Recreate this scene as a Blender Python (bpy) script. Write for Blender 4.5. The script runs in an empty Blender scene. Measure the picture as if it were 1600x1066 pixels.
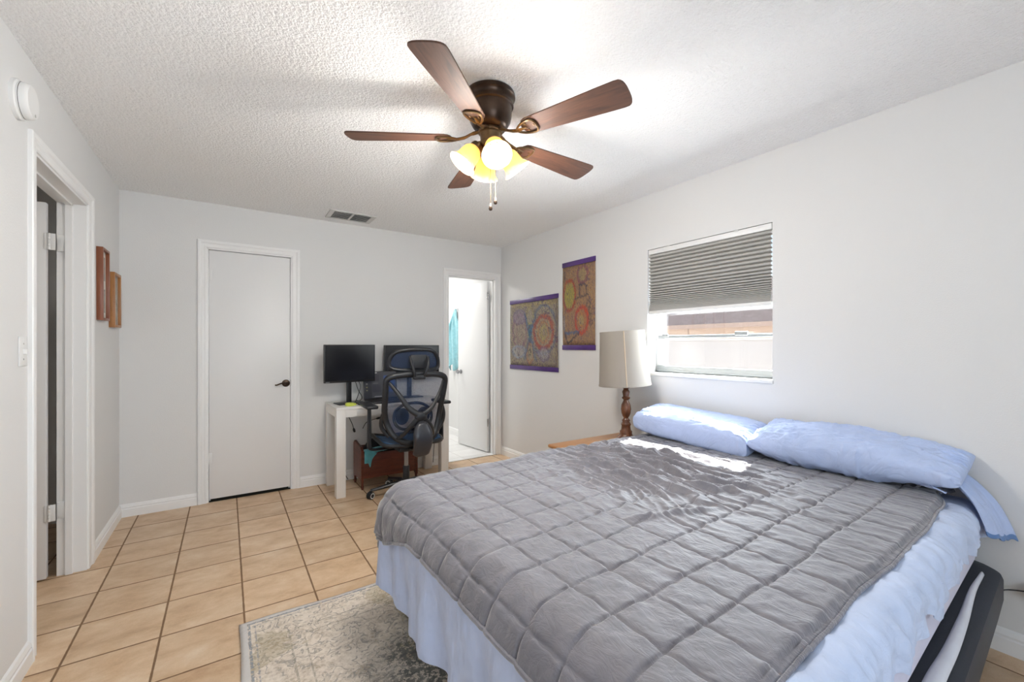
import bpy, bmesh, math, random
import numpy as np
from mathutils import Vector, Matrix

random.seed(4)
PI = math.pi
SC = bpy.context.scene
COL = SC.collection
def R(d): return math.radians(d)

# ---------------------------------------------------------------- camera
CAM_H = 1.277
YAW = 0.5908
cam_data = bpy.data.cameras.new('camera')
cam = bpy.data.objects.new('camera', cam_data)
COL.objects.link(cam)
cam.location = (0, 0, CAM_H)
cam.rotation_euler = (PI/2, 0, -YAW)
cam_data.sensor_width = 36
cam_data.lens = 664/1600*36
cam_data.shift_y = 7.6/1600
cam_data.clip_start = 0.02
SC.camera = cam

# ---------------------------------------------------------------- view / world / sun
SC.view_settings.view_transform = 'Standard'
SC.view_settings.look = 'None'
SC.view_settings.gamma = 1
SC.view_settings.use_curve_mapping = False
SC.view_settings.exposure = 0.52
SC.cycles.use_denoising = True
SC.cycles.max_bounces = 10
SC.cycles.diffuse_bounces = 7
SC.cycles.transparent_max_bounces = 12
SC.cycles.sample_clamp_indirect = 6
SC.cycles.caustics_reflective = False
SC.cycles.caustics_refractive = False

world = bpy.data.worlds.new('world')
SC.world = world
world.use_nodes = True
wn = world.node_tree.nodes; wl = world.node_tree.links
sky = wn.new('ShaderNodeTexSky')
sky.sky_type = 'NISHITA'
sky.sun_disc = False
sky.sun_elevation = R(62)
sky.sun_rotation = R(75)
sky.air_density = 1.0
sky.dust_density = 2.0
wl.new(sky.outputs[0], wn['Background'].inputs[0])
wn['Background'].inputs[1].default_value = 0.16

def lamp(name, kind, energy, loc, rot=(0, 0, 0), color=(1, 1, 1), **kw):
    l = bpy.data.lights.new(name, kind)
    l.energy = energy; l.color = color
    for k, v in kw.items(): setattr(l, k, v)
    o = bpy.data.objects.new(name, l); COL.objects.link(o)
    o.location = loc; o.rotation_euler = rot
    return o
sun = lamp('sun', 'SUN', 26.0, (9, 3, 12), color=(1.0, 0.96, 0.9), angle=R(0.6))
sun.rotation_euler = Vector((-1, -0.265, -1.27)).to_track_quat('-Z', 'Y').to_euler()
# fill lamp added at the unseen rear window, tilted up to brighten the ceiling
lamp('rear_fill_light', 'AREA', 56, (0.0, -2.80, 1.15), (R(124), 0, R(20)), (0.78, 0.89, 1.0),
     shape='RECTANGLE', size=1.5, size_y=1.9)
# daylight at the window beside the bed
lamp('side_window_daylight', 'AREA', 27, (2.84, 1.69, 1.32), (R(90), 0, R(90)), (0.88, 0.95, 1.0),
     shape='RECTANGLE', size=0.85, size_y=0.44)
# added fill lights to brighten bathroom and hallway, no fixtures
lamp('bathroom_fill_light', 'AREA', 24, (1.9, 5.5, 2.4), (0, 0, 0), (1.0, 0.98, 0.95), shape='DISK', size=0.5)
lamp('hall_fill_light', 'AREA', 3.5, (-1.5, 2.6, 2.4), (0, 0, 0), (1.0, 0.96, 0.9), shape='DISK', size=0.4)

# ---------------------------------------------------------------- room numbers
XL, XR, YB, YN, CE = -0.664, 2.695, 4.246, -2.70, 2.44
TILE = 0.3114

# ---------------------------------------------------------------- material helpers
def newmat(name):
    m = bpy.data.materials.new(name); m.use_nodes = True
    nt = m.node_tree
    return m, nt.nodes, nt.links, nt.nodes['Principled BSDF']
def pmat(name, col, rough=0.5, metal=0.0, bump=0.0, bscale=50.0, var=0.0, vscale=6.0, sheen=0.0,
         emit=None, estr=0.0, spec=0.5, detail=3.0, aniso=None):
    m, N, L, B = newmat(name)
    B.inputs['Base Color'].default_value = (*col, 1)
    B.inputs['Roughness'].default_value = rough
    B.inputs['Metallic'].default_value = metal
    B.inputs['Specular IOR Level'].default_value = spec
    if sheen: B.inputs['Sheen Weight'].default_value = sheen
    if emit:
        B.inputs['Emission Color'].default_value = (*emit, 1)
        B.inputs['Emission Strength'].default_value = estr
    tc = N.new('ShaderNodeTexCoord')
    vec = tc.outputs['Object']
    if aniso:
        mp = N.new('ShaderNodeMapping'); mp.inputs['Scale'].default_value = aniso
        L.new(vec, mp.inputs[0]); vec = mp.outputs[0]
    if bump:
        n = N.new('ShaderNodeTexNoise'); n.inputs['Scale'].default_value = bscale; n.inputs['Detail'].default_value = detail
        L.new(vec, n.inputs['Vector'])
        b = N.new('ShaderNodeBump'); b.inputs['Strength'].default_value = bump; b.inputs['Distance'].default_value = 0.01
        L.new(n.outputs[0], b.inputs['Height']); L.new(b.outputs[0], B.inputs['Normal'])
    if var:
        n = N.new('ShaderNodeTexNoise'); n.inputs['Scale'].default_value = vscale; n.inputs['Detail'].default_value = 5
        L.new(vec, n.inputs['Vector'])
        mr = N.new('ShaderNodeMapRange'); mr.inputs[1].default_value = 0.3; mr.inputs[2].default_value = 0.7
        mr.inputs[3].default_value = 1-var; mr.inputs[4].default_value = 1+var
        L.new(n.outputs[0], mr.inputs[0])
        v = N.new('ShaderNodeVectorMath'); v.operation = 'SCALE'; v.inputs[0].default_value = col
        L.new(mr.outputs[0], v.inputs['Scale']); L.new(v.outputs[0], B.inputs['Base Color'])
    return m
def mth(N, L, op, a, b=None, c=None):
    n = N.new('ShaderNodeMath'); n.operation = op
    for i, x in enumerate((a, b, c)):
        if x is None: continue
        if isinstance(x, (int, float)): n.inputs[i].default_value = x
        else: L.new(x, n.inputs[i])
    return n.outputs[0]
def mixc(N, L, f, a, b):
    n = N.new('ShaderNodeMix'); n.data_type = 'RGBA'
    for i, x in ((0, f), (6, a), (7, b)):
        if isinstance(x, (int, float)): n.inputs[i].default_value = x
        elif isinstance(x, tuple): n.inputs[i].default_value = (*x, 1)
        else: L.new(x, n.inputs[i])
    return n.outputs[2]
def ramp(N, L, fac, stops):
    r = N.new('ShaderNodeValToRGB'); e = r.color_ramp.elements
    while len(e) < len(stops): e.new(0.5)
    for k, (p, c) in enumerate(stops):
        e[k].position = p; e[k].color = (*c, 1)
    L.new(fac, r.inputs[0]); return r.outputs[0]
def noise(N, L, vec, scale, detail=4.0, rough=0.5, dist=0.0):
    n = N.new('ShaderNodeTexNoise'); n.inputs['Scale'].default_value = scale
    n.inputs['Detail'].default_value = detail; n.inputs['Roughness'].default_value = rough
    n.inputs['Distortion'].default_value = dist
    if vec is not None: L.new(vec, n.inputs['Vector'])
    return n
def mapping(N, L, vec, scale=(1, 1, 1), rot=(0, 0, 0), loc=(0, 0, 0)):
    m = N.new('ShaderNodeMapping'); m.inputs['Scale'].default_value = scale
    m.inputs['Rotation'].default_value = rot; m.inputs['Location'].default_value = loc
    L.new(vec, m.inputs[0]); return m.outputs[0]

M = {}
M['wall'] = pmat('wall_paint', (0.70, 0.70, 0.695), 0.6, bump=0.10, bscale=180, spec=0.3)
M['trim'] = pmat('white_trim_paint', (0.80, 0.80, 0.795), 0.35, bump=0.02, bscale=60)
M['door'] = pmat('white_door_paint', (0.76, 0.76, 0.76), 0.4, bump=0.03, bscale=40)
M['dark'] = pmat('dark_void', (0.05, 0.05, 0.045), 0.9)
def mat_ceiling():
    m, N, L, B = newmat('popcorn_ceiling')
    B.inputs['Base Color'].default_value = (0.93, 0.93, 0.925, 1); B.inputs['Roughness'].default_value = 0.95
    B.inputs['Specular IOR Level'].default_value = 0.1
    tc = N.new('ShaderNodeTexCoord')
    n1 = noise(N, L, tc.outputs['Object'], 60, 4, 0.65)
    v = N.new('ShaderNodeTexVoronoi'); v.inputs['Scale'].default_value = 85
    L.new(tc.outputs['Object'], v.inputs['Vector'])
    h = mth(N, L, 'SUBTRACT', mth(N, L, 'MULTIPLY', n1.outputs[0], 2.0), mth(N, L, 'MULTIPLY', v.outputs[0], 0.5))
    b = N.new('ShaderNodeBump'); b.inputs['Strength'].default_value = 0.8; b.inputs['Distance'].default_value = 0.009
    L.new(h, b.inputs['Height']); L.new(b.outputs[0], B.inputs['Normal'])
    return m
M['ceiling'] = mat_ceiling()
def mat_tile(name, t, gx, gy, g, grout, cols, cloud=True, rough=0.38):
    m, N, L, B = newmat(name)
    tc = N.new('ShaderNodeTexCoord'); s = N.new('ShaderNodeSeparateXYZ'); L.new(tc.outputs['Object'], s.inputs[0])
    def axis(o, off):
        a = mth(N, L, 'DIVIDE', mth(N, L, 'SUBTRACT', o, off), t)
        fl = mth(N, L, 'FLOOR', a); fr = mth(N, L, 'SUBTRACT', a, fl)
        d = mth(N, L, 'MINIMUM', fr, mth(N, L, 'SUBTRACT', 1.0, fr))
        return fl, mth(N, L, 'MULTIPLY', d, t)
    fx, dx = axis(s.outputs[0], gx); fy, dy = axis(s.outputs[1], gy)
    wob = noise(N, L, tc.outputs['Object'], 25, 2)
    d = mth(N, L, 'ADD', mth(N, L, 'MINIMUM', dx, dy), mth(N, L, 'MULTIPLY', mth(N, L, 'SUBTRACT', wob.outputs[0], 0.5), 0.003))
    mr = N.new('ShaderNodeMapRange'); mr.interpolation_type = 'SMOOTHSTEP'
    mr.inputs[1].default_value = g*0.55; mr.inputs[2].default_value = g*1.25; L.new(d, mr.inputs[0])
    cx = N.new('ShaderNodeCombineXYZ'); L.new(fx, cx.inputs[0]); L.new(fy, cx.inputs[1])
    wn_ = N.new('ShaderNodeTexWhiteNoise'); wn_.noise_dimensions = '3D'; L.new(cx.outputs[0], wn_.inputs['Vector'])
    add = N.new('ShaderNodeVectorMath'); add.operation = 'ADD'
    sc = N.new('ShaderNodeVectorMath'); sc.operation = 'SCALE'; sc.inputs['Scale'].default_value = 17.0
    L.new(wn_.outputs['Color'], sc.inputs[0]); L.new(sc.outputs[0], add.inputs[1]); L.new(tc.outputs['Object'], add.inputs[0])
    n1 = noise(N, L, mapping(N, L, add.outputs[0], (3.6, 5.2, 1)), 1.5, 6, 0.66, 0.25)
    c = ramp(N, L, n1.outputs[0], cols)
    n2 = noise(N, L, tc.outputs['Object'], 160, 3, 0.7)
    v2 = N.new('ShaderNodeMapRange'); v2.inputs[3].default_value = 0.88; v2.inputs[4].default_value = 1.12; L.new(n2.outputs[0], v2.inputs[0])
    v3 = mth(N, L, 'MULTIPLY', v2.outputs[0], mth(N, L, 'ADD', 0.93, mth(N, L, 'MULTIPLY', wn_.outputs[0], 0.13)))
    sv = N.new('ShaderNodeVectorMath'); sv.operation = 'SCALE'; L.new(c, sv.inputs[0]); L.new(v3, sv.inputs['Scale'])
    L.new(mixc(N, L, mr.outputs[0], grout, sv.outputs[0]), B.inputs['Base Color'])
    B.inputs['Roughness'].default_value = rough
    rr = N.new('ShaderNodeMapRange'); rr.inputs[3].default_value = 0.85; rr.inputs[4].default_value = rough; L.new(mr.outputs[0], rr.inputs[0]); L.new(rr.outputs[0], B.inputs['Roughness'])
    h = mth(N, L, 'ADD', mth(N, L, 'MULTIPLY', mr.outputs[0], 1.0), mth(N, L, 'MULTIPLY', n1.outputs[0], 0.35))
    b = N.new('ShaderNodeBump'); b.inputs['Strength'].default_value = 0.5; b.inputs['Distance'].default_value = 0.004
    L.new(h, b.inputs['Height']); L.new(b.outputs[0], B.inputs['Normal'])
    return m
M['tile'] = mat_tile('beige_floor_tile', TILE, -0.2435, 3.962, 0.0045, (0.20, 0.115, 0.06),
                     [(0.28, (0.44, 0.285, 0.165)), (0.43, (0.56, 0.385, 0.235)), (0.58, (0.64, 0.47, 0.31)), (0.75, (0.72, 0.585, 0.43))])
M['bathtile'] = mat_tile('white_bathroom_tile', 0.305, 0.1, 4.37, 0.003, (0.55, 0.54, 0.52),
                         [(0.3, (0.72, 0.72, 0.71)), (0.7, (0.80, 0.80, 0.79))])
def mat_wood(name, c1, c2, scale=(3, 30, 30), rough=0.35, bump=0.1):
    m, N, L, B = newmat(name)
    tc = N.new('ShaderNodeTexCoord'); v = mapping(N, L, tc.outputs['Object'], scale)
    n1 = noise(N, L, v, 1.5, 6, 0.6, 1.0)
    L.new(ramp(N, L, n1.outputs[0], [(0.3, c1), (0.7, c2)]), B.inputs['Base Color'])
    B.inputs['Roughness'].default_value = rough
    b = N.new('ShaderNodeBump'); b.inputs['Strength'].default_value = bump; b.inputs['Distance'].default_value = 0.002
    L.new(n1.outputs[0], b.inputs['Height']); L.new(b.outputs[0], B.inputs['Normal'])
    return m
M['blade'] = mat_wood('walnut_fan_blade', (0.045, 0.018, 0.011), (0.110, 0.044, 0.022), (4, 26, 10), 0.6)
M['bronze'] = pmat('oil_rubbed_bronze', (0.05, 0.030, 0.020), 0.32, metal=0.75, var=0.3, vscale=20)
M['iron'] = pmat('antique_bronze', (0.16, 0.10, 0.05), 0.35, metal=0.8, var=0.25, vscale=30)
M['cherry'] = mat_wood('reddish_wood_frame', (0.18, 0.055, 0.025), (0.27, 0.09, 0.04), (30, 30, 4))
M['oakframe'] = mat_wood('golden_wood_frame', (0.28, 0.12, 0.035), (0.42, 0.19, 0.06), (30, 30, 4))
M['nightwood'] = mat_wood('honey_wood', (0.36, 0.165, 0.06), (0.46, 0.23, 0.09), (3, 20, 20), 0.3)
M['mahog'] = mat_wood('mahogany_wood', (0.07, 0.017, 0.010), (0.17, 0.042, 0.022), (3, 12, 26), 0.3)
M['lampwood'] = mat_wood('turned_walnut', (0.09, 0.035, 0.018), (0.19, 0.075, 0.035), (20, 20, 5), 0.25)
M['white_desk'] = pmat('white_desk_laminate', (0.72, 0.70, 0.67), 0.35, var=0.03, vscale=4)
M['black'] = pmat('black_plastic', (0.012, 0.012, 0.014), 0.38, bump=0.02, bscale=300)
M['chairblack'] = pmat('dark_chair_plastic', (0.013, 0.014, 0.017), 0.38, bump=0.03, bscale=250)
M['screen'] = pmat('black_screen', (0.003, 0.003, 0.005), 0.22)
M['bezel'] = pmat('screen_bezel', (0.010, 0.009, 0.010), 0.4)
M['chrome'] = pmat('brushed_steel', (0.62, 0.62, 0.62), 0.25, metal=0.9)
M['gray_metal'] = pmat('grey_cylinder', (0.35, 0.35, 0.36), 0.35, metal=0.6)
M['white_pl'] = pmat('white_plastic', (0.76, 0.76, 0.75), 0.4)
M['alum'] = pmat('window_aluminium', (0.27, 0.28, 0.28), 0.4, metal=0.1)
M['alum_white'] = pmat('white_window_vinyl', (0.60, 0.60, 0.60), 0.4)
M['teal'] = pmat('teal_terry', (0.10, 0.42, 0.50), 0.95, bump=0.8, bscale=250, sheen=0.4, var=0.15, vscale=30)
M['teal_light'] = pmat('pale_teal_terry', (0.30, 0.58, 0.64), 0.95, bump=0.8, bscale=250, sheen=0.4, var=0.12, vscale=30)
M['bag'] = pmat('black_bag_cloth', (0.008, 0.008, 0.010), 0.8, bump=0.4, bscale=40)
M['yellow'] = pmat('yellow_green_plastic', (0.55, 0.62, 0.08), 0.4)
M['purple'] = pmat('purple_strip', (0.075, 0.03, 0.17), 0.35, var=0.2, vscale=8)
M['paper'] = pmat('cream_paper', (0.62, 0.60, 0.54), 0.8)
M['photo'] = pmat('pale_grey_print', (0.42, 0.43, 0.40), 0.25, var=0.25, vscale=25)
M['vent'] = pmat('vent_white', (0.62, 0.62, 0.60), 0.5)
M['ventdark'] = pmat('vent_shade_dark', (0.03, 0.028, 0.025), 0.9)
M['peach'] = pmat('peach_plug', (0.62, 0.30, 0.19), 0.5)
M['shingle'] = pmat('roof_shingle', (0.050, 0.040, 0.044), 0.95, spec=0.05, var=0.35, vscale=3.0, bump=0.3, bscale=6, aniso=(2, 2, 12))
M['stucco'] = pmat('peach_stucco', (0.72, 0.56, 0.46), 0.9, bump=0.1, bscale=40)
M['stucco_trim'] = pmat('brown_fascia', (0.50, 0.38, 0.32), 0.8)
M['fence'] = pmat('white_vinyl_fence', (0.36, 0.35, 0.355), 0.6)
M['bounce_ground'] = pmat('pale_bounce_ground', (0.42, 0.40, 0.38), 0.95, bump=0.5, bscale=30, var=0.3)  # pale tone chosen so the unseen ground bounces light onto the house

def mat_cloth(name, col, bump, scale, fine=350, sheen=0.3, var=0.06, aniso=(1, 1, 1), rough=0.85, transl=0.0):
    m, N, L, B = newmat(name)
    tc = N.new('ShaderNodeTexCoord')
    v = mapping(N, L, tc.outputs['Object'], aniso)
    n1 = noise(N, L, v, scale, 4, 0.55, 1.2); n2 = noise(N, L, tc.outputs['Object'], fine, 2, 0.6)
    n3 = noise(N, L, tc.outputs['Object'], 7, 4, 0.6)
    # creases : ridges of a noise
    rid = mth(N, L, 'ABSOLUTE', mth(N, L, 'SUBTRACT', n1.outputs[0], 0.5))
    rid = mth(N, L, 'POWER', mth(N, L, 'MULTIPLY', rid, 2.0), 0.6)
    h = mth(N, L, 'ADD', rid, mth(N, L, 'MULTIPLY', n2.outputs[0], 0.10))
    b = N.new('ShaderNodeBump'); b.inputs['Strength'].default_value = bump; b.inputs['Distance'].default_value = 0.008
    L.new(h, b.inputs['Height']); L.new(b.outputs[0], B.inputs['Normal'])
    mr = N.new('ShaderNodeMapRange'); mr.inputs[1].default_value = 0.3; mr.inputs[2].default_value = 0.7
    mr.inputs[3].default_value = 1-var; mr.inputs[4].default_value = 1+var; L.new(n3.outputs[0], mr.inputs[0])
    sv = N.new('ShaderNodeVectorMath'); sv.operation = 'SCALE'; sv.inputs[0].default_value = col
    L.new(mr.outputs[0], sv.inputs['Scale']); L.new(sv.outputs[0], B.inputs['Base Color'])
    B.inputs['Roughness'].default_value = rough; B.inputs['Sheen Weight'].default_value = sheen
    B.inputs['Sheen Roughness'].default_value = 0.4
    B.inputs['Specular IOR Level'].default_value = 0.3
    return m
M['quilt'] = mat_cloth('grey_quilt_cloth', (0.150, 0.145, 0.168), 0.30, 14, sheen=0.55, aniso=(2.2, 1, 1), var=0.12, rough=0.62)
M['quilt'].node_tree.nodes['Principled BSDF'].inputs['Specular IOR Level'].default_value = 0.6
M['sheet'] = mat_cloth('light_blue_sheet', (0.50, 0.58, 0.76), 0.25, 16, sheen=0.1)
M['skirt'] = mat_cloth('blue_sheet_hanging', (0.46, 0.53, 0.72), 0.18, 6, sheen=0.1, aniso=(1, 2.5, 0.25))
M['pillow'] = mat_cloth('blue_pillowcase', (0.44, 0.53, 0.76), 0.5, 8, sheen=0.1)
M['hem'] = mat_cloth('darker_blue_hem', (0.12, 0.22, 0.44), 0.1, 20)
M['lavender'] = mat_cloth('pale_lavender_mattress', (0.62, 0.62, 0.76), 0.1, 30)
M['strap'] = mat_cloth('white_mesh_strap', (0.66, 0.67, 0.72), 0.1, 60)
M['base'] = mat_cloth('black_upholstery', (0.022, 0.026, 0.036), 0.05, 40, sheen=0.05, rough=0.55)
def mat_rug():
    m, N, L, B = newmat('distressed_rug')
    tc = N.new('ShaderNodeTexCoord'); O = tc.outputs['Object']
    s = N.new('ShaderNodeSeparateXYZ'); L.new(O, s.inputs[0])
    n1 = noise(N, L, mapping(N, L, O, (1.0, 1.3, 1)), 6.0, 8, 0.70, 0.3)
    n2 = noise(N, L, O, 55, 4, 0.7, 0.2)
    n3 = noise(N, L, O, 2.4, 4, 0.6, 0.5)
    f = mth(N, L, 'ADD', mth(N, L, 'MULTIPLY', n1.outputs[0], 0.5), mth(N, L, 'MULTIPLY', n2.outputs[0], 0.5))
    cream = ramp(N, L, f, [(0.38, (0.36, 0.30, 0.23)), (0.46, (0.56, 0.49, 0.41)), (0.56, (0.69, 0.62, 0.53))])
    n5 = noise(N, L, O, 11, 3, 0.55, 0.6)
    ct = mth(N, L, 'ABSOLUTE', mth(N, L, 'SUBTRACT', mth(N, L, 'FRACT', mth(N, L, 'MULTIPLY', n5.outputs[0], 7.0)), 0.5))
    n6 = noise(N, L, O, 3.5, 3, 0.6)
    mk = mth(N, L, 'MULTIPLY', mth(N, L, 'LESS_THAN', ct, 0.13), mth(N, L, 'MULTIPLY', mth(N, L, 'GREATER_THAN', n2.outputs[0], 0.46), mth(N, L, 'GREATER_THAN', n6.outputs[0], 0.44)))
    c = mixc(N, L, mth(N, L, 'MULTIPLY', mk, 0.6), cream, (0.19, 0.18, 0.17))
    # dark medallion field
    dx = mth(N, L, 'DIVIDE', mth(N, L, 'SUBTRACT', s.outputs[0], 0.82), 0.42); dy = mth(N, L, 'DIVIDE', mth(N, L, 'ADD', s.outputs[1], 0.95), 0.62)
    rr = mth(N, L, 'SQRT', mth(N, L, 'ADD', mth(N, L, 'MULTIPLY', dx, dx), mth(N, L, 'MULTIPLY', dy, dy)))
    rr = mth(N, L, 'ADD', rr, mth(N, L, 'MULTIPLY', mth(N, L, 'SUBTRACT', n1.outputs[0], 0.5), 1.6))
    mr = N.new('ShaderNodeMapRange'); mr.inputs[1].default_value = 1.15; mr.inputs[2].default_value = 0.8; L.new(rr, mr.inputs[0])
    md = mth(N, L, 'MULTIPLY', mr.outputs[0], mth(N, L, 'GREATER_THAN', n2.outputs[0], 0.46))
    c = mixc(N, L, mth(N, L, 'MULTIPLY', md, 0.8), c, (0.07, 0.075, 0.075))
    gd = mth(N, L, 'MULTIPLY', mth(N, L, 'GREATER_THAN', n3.outputs[0], 0.60), 0.35)
    c = mixc(N, L, gd, c, (0.30, 0.25, 0.13))
    # border lines: distance from the edge (object origin = far left corner, x right, y towards -y)
    dl = mth(N, L, 'MINIMUM', s.outputs[0], mth(N, L, 'MULTIPLY', s.outputs[1], -1.0))
    dln = mth(N, L, 'ADD', dl, mth(N, L, 'MULTIPLY', mth(N, L, 'SUBTRACT', n2.outputs[0], 0.5), 0.012))
    def band(c, a, b_, col, k, thr=0.44):
        bm = mth(N, L, 'MULTIPLY', mth(N, L, 'GREATER_THAN', dln, a), mth(N, L, 'LESS_THAN', dln, b_))
        bm = mth(N, L, 'MULTIPLY', bm, mth(N, L, 'GREATER_THAN', n2.outputs[0], thr))
        return mixc(N, L, mth(N, L, 'MULTIPLY', bm, k), c, col)
    c = band(c, -1, 0.028, (0.56, 0.55, 0.54), 0.9, 0.0)
    c = band(c, 0.030, 0.040, (0.20, 0.23, 0.27), 0.8)
    c = band(c, 0.055, 0.061, (0.24, 0.25, 0.28), 0.7, 0.48)
    c = band(c, 0.175, 0.183, (0.24, 0.22, 0.18), 0.6, 0.47)
    c = band(c, 0.23, 0.237, (0.22, 0.20, 0.16), 0.6, 0.47)
    L.new(c, B.inputs['Base Color']); B.inputs['Roughness'].default_value = 0.95
    n4 = noise(N, L, O, 330, 2)
    b = N.new('ShaderNodeBump'); b.inputs['Strength'].default_value = 0.35; b.inputs['Distance'].default_value = 0.003
    L.new(mth(N, L, 'ADD', n4.outputs[0], n2.outputs[0]), b.inputs['Height']); L.new(b.outputs[0], B.inputs['Normal'])
    return m
M['rug'] = mat_rug()
def mat_glass(name, a):
    m = bpy.data.materials.new(name); m.use_nodes = True; N = m.node_tree.nodes; L = m.node_tree.links
    for n in list(N):
        if n.type != 'OUTPUT_MATERIAL': N.remove(n)
    out = [n for n in N if n.type == 'OUTPUT_MATERIAL'][0]
    t = N.new('ShaderNodeBsdfTransparent'); t.inputs[0].default_value = (0.96, 0.97, 0.97, 1)
    g = N.new('ShaderNodeBsdfGlossy'); g.inputs['Roughness'].default_value = 0.02
    x = N.new('ShaderNodeMixShader'); x.inputs[0].default_value = a
    L.new(t.outputs[0], x.inputs[1]); L.new(g.outputs[0], x.inputs[2]); L.new(x.outputs[0], out.inputs[0])
    return m
M['glass'] = mat_glass('window_glass', 0.05)
def mat_mesh(name, col, alpha):
    m, N, L, B = newmat(name)
    B.inputs['Base Color'].default_value = (*col, 1); B.inputs['Roughness'].default_value = 0.7
    tc = N.new('ShaderNodeTexCoord')
    v = N.new('ShaderNodeTexVoronoi'); v.inputs['Scale'].default_value = 260; L.new(tc.outputs['Object'], v.inputs['Vector'])
    a = mth(N, L, 'ADD', alpha-0.1, mth(N, L, 'MULTIPLY', v.outputs[0], 0.35))
    L.new(a, B.inputs['Alpha'])
    return m
M['bluemesh'] = mat_mesh('blue_chair_mesh', (0.016, 0.040, 0.105), 0.42)
def mat_translucent(name, col, mix=0.5, rough=0.8, emit=0.0, ecol=(1, 1, 1)):
    m, N, L, B = newmat(name)
    B.inputs['Base Color'].default_value = (*col, 1); B.inputs['Roughness'].default_value = rough
    out = [n for n in N if n.type == 'OUTPUT_MATERIAL'][0]
    t = N.new('ShaderNodeBsdfTranslucent'); t.inputs[0].default_value = (*col, 1)
    tc = N.new('ShaderNodeTexCoord'); n1 = noise(N, L, tc.outputs['Object'], 40, 3)
    b = N.new('ShaderNodeBump'); b.inputs['Strength'].default_value = 0.05; L.new(n1.outputs[0], b.inputs['Height']); L.new(b.outputs[0], B.inputs['Normal'])
    x = N.new('ShaderNodeMixShader'); x.inputs[0].default_value = mix
    L.new(B.outputs[0], x.inputs[1]); L.new(t.outputs[0], x.inputs[2]); L.new(x.outputs[0], out.inputs[0])
    if emit:
        B.inputs['Emission Color'].default_value = (*ecol, 1); B.inputs['Emission Strength'].default_value = emit
    return m
M['lampshade'] = mat_translucent('cream_lampshade', (0.42, 0.38, 0.33), 0.30)
M['lampshade_trim'] = pmat('lampshade_trim', (0.55, 0.42, 0.28), 0.8)
M['alabaster'] = mat_translucent('alabaster_glass', (0.84, 0.68, 0.38), 0.40, 0.3)
M['bulb'] = pmat('lit_bulb', (1, 0.9, 0.7), 0.4, emit=(1.0, 0.84, 0.55), estr=7)
def mat_blind():
    m, N, L, B = newmat('grey_pleated_fabric')
    B.inputs['Base Color'].default_value = (0.44, 0.43, 0.41, 1); B.inputs['Roughness'].default_value = 0.9
    tc = N.new('ShaderNodeTexCoord'); n = noise(N, L, tc.outputs['Object'], 200, 2)
    b = N.new('ShaderNodeBump'); b.inputs['Strength'].default_value = 0.1; L.new(n.outputs[0], b.inputs['Height']); L.new(b.outputs[0], B.inputs['Normal'])
    return m
M['blind'] = mat_blind()

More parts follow.
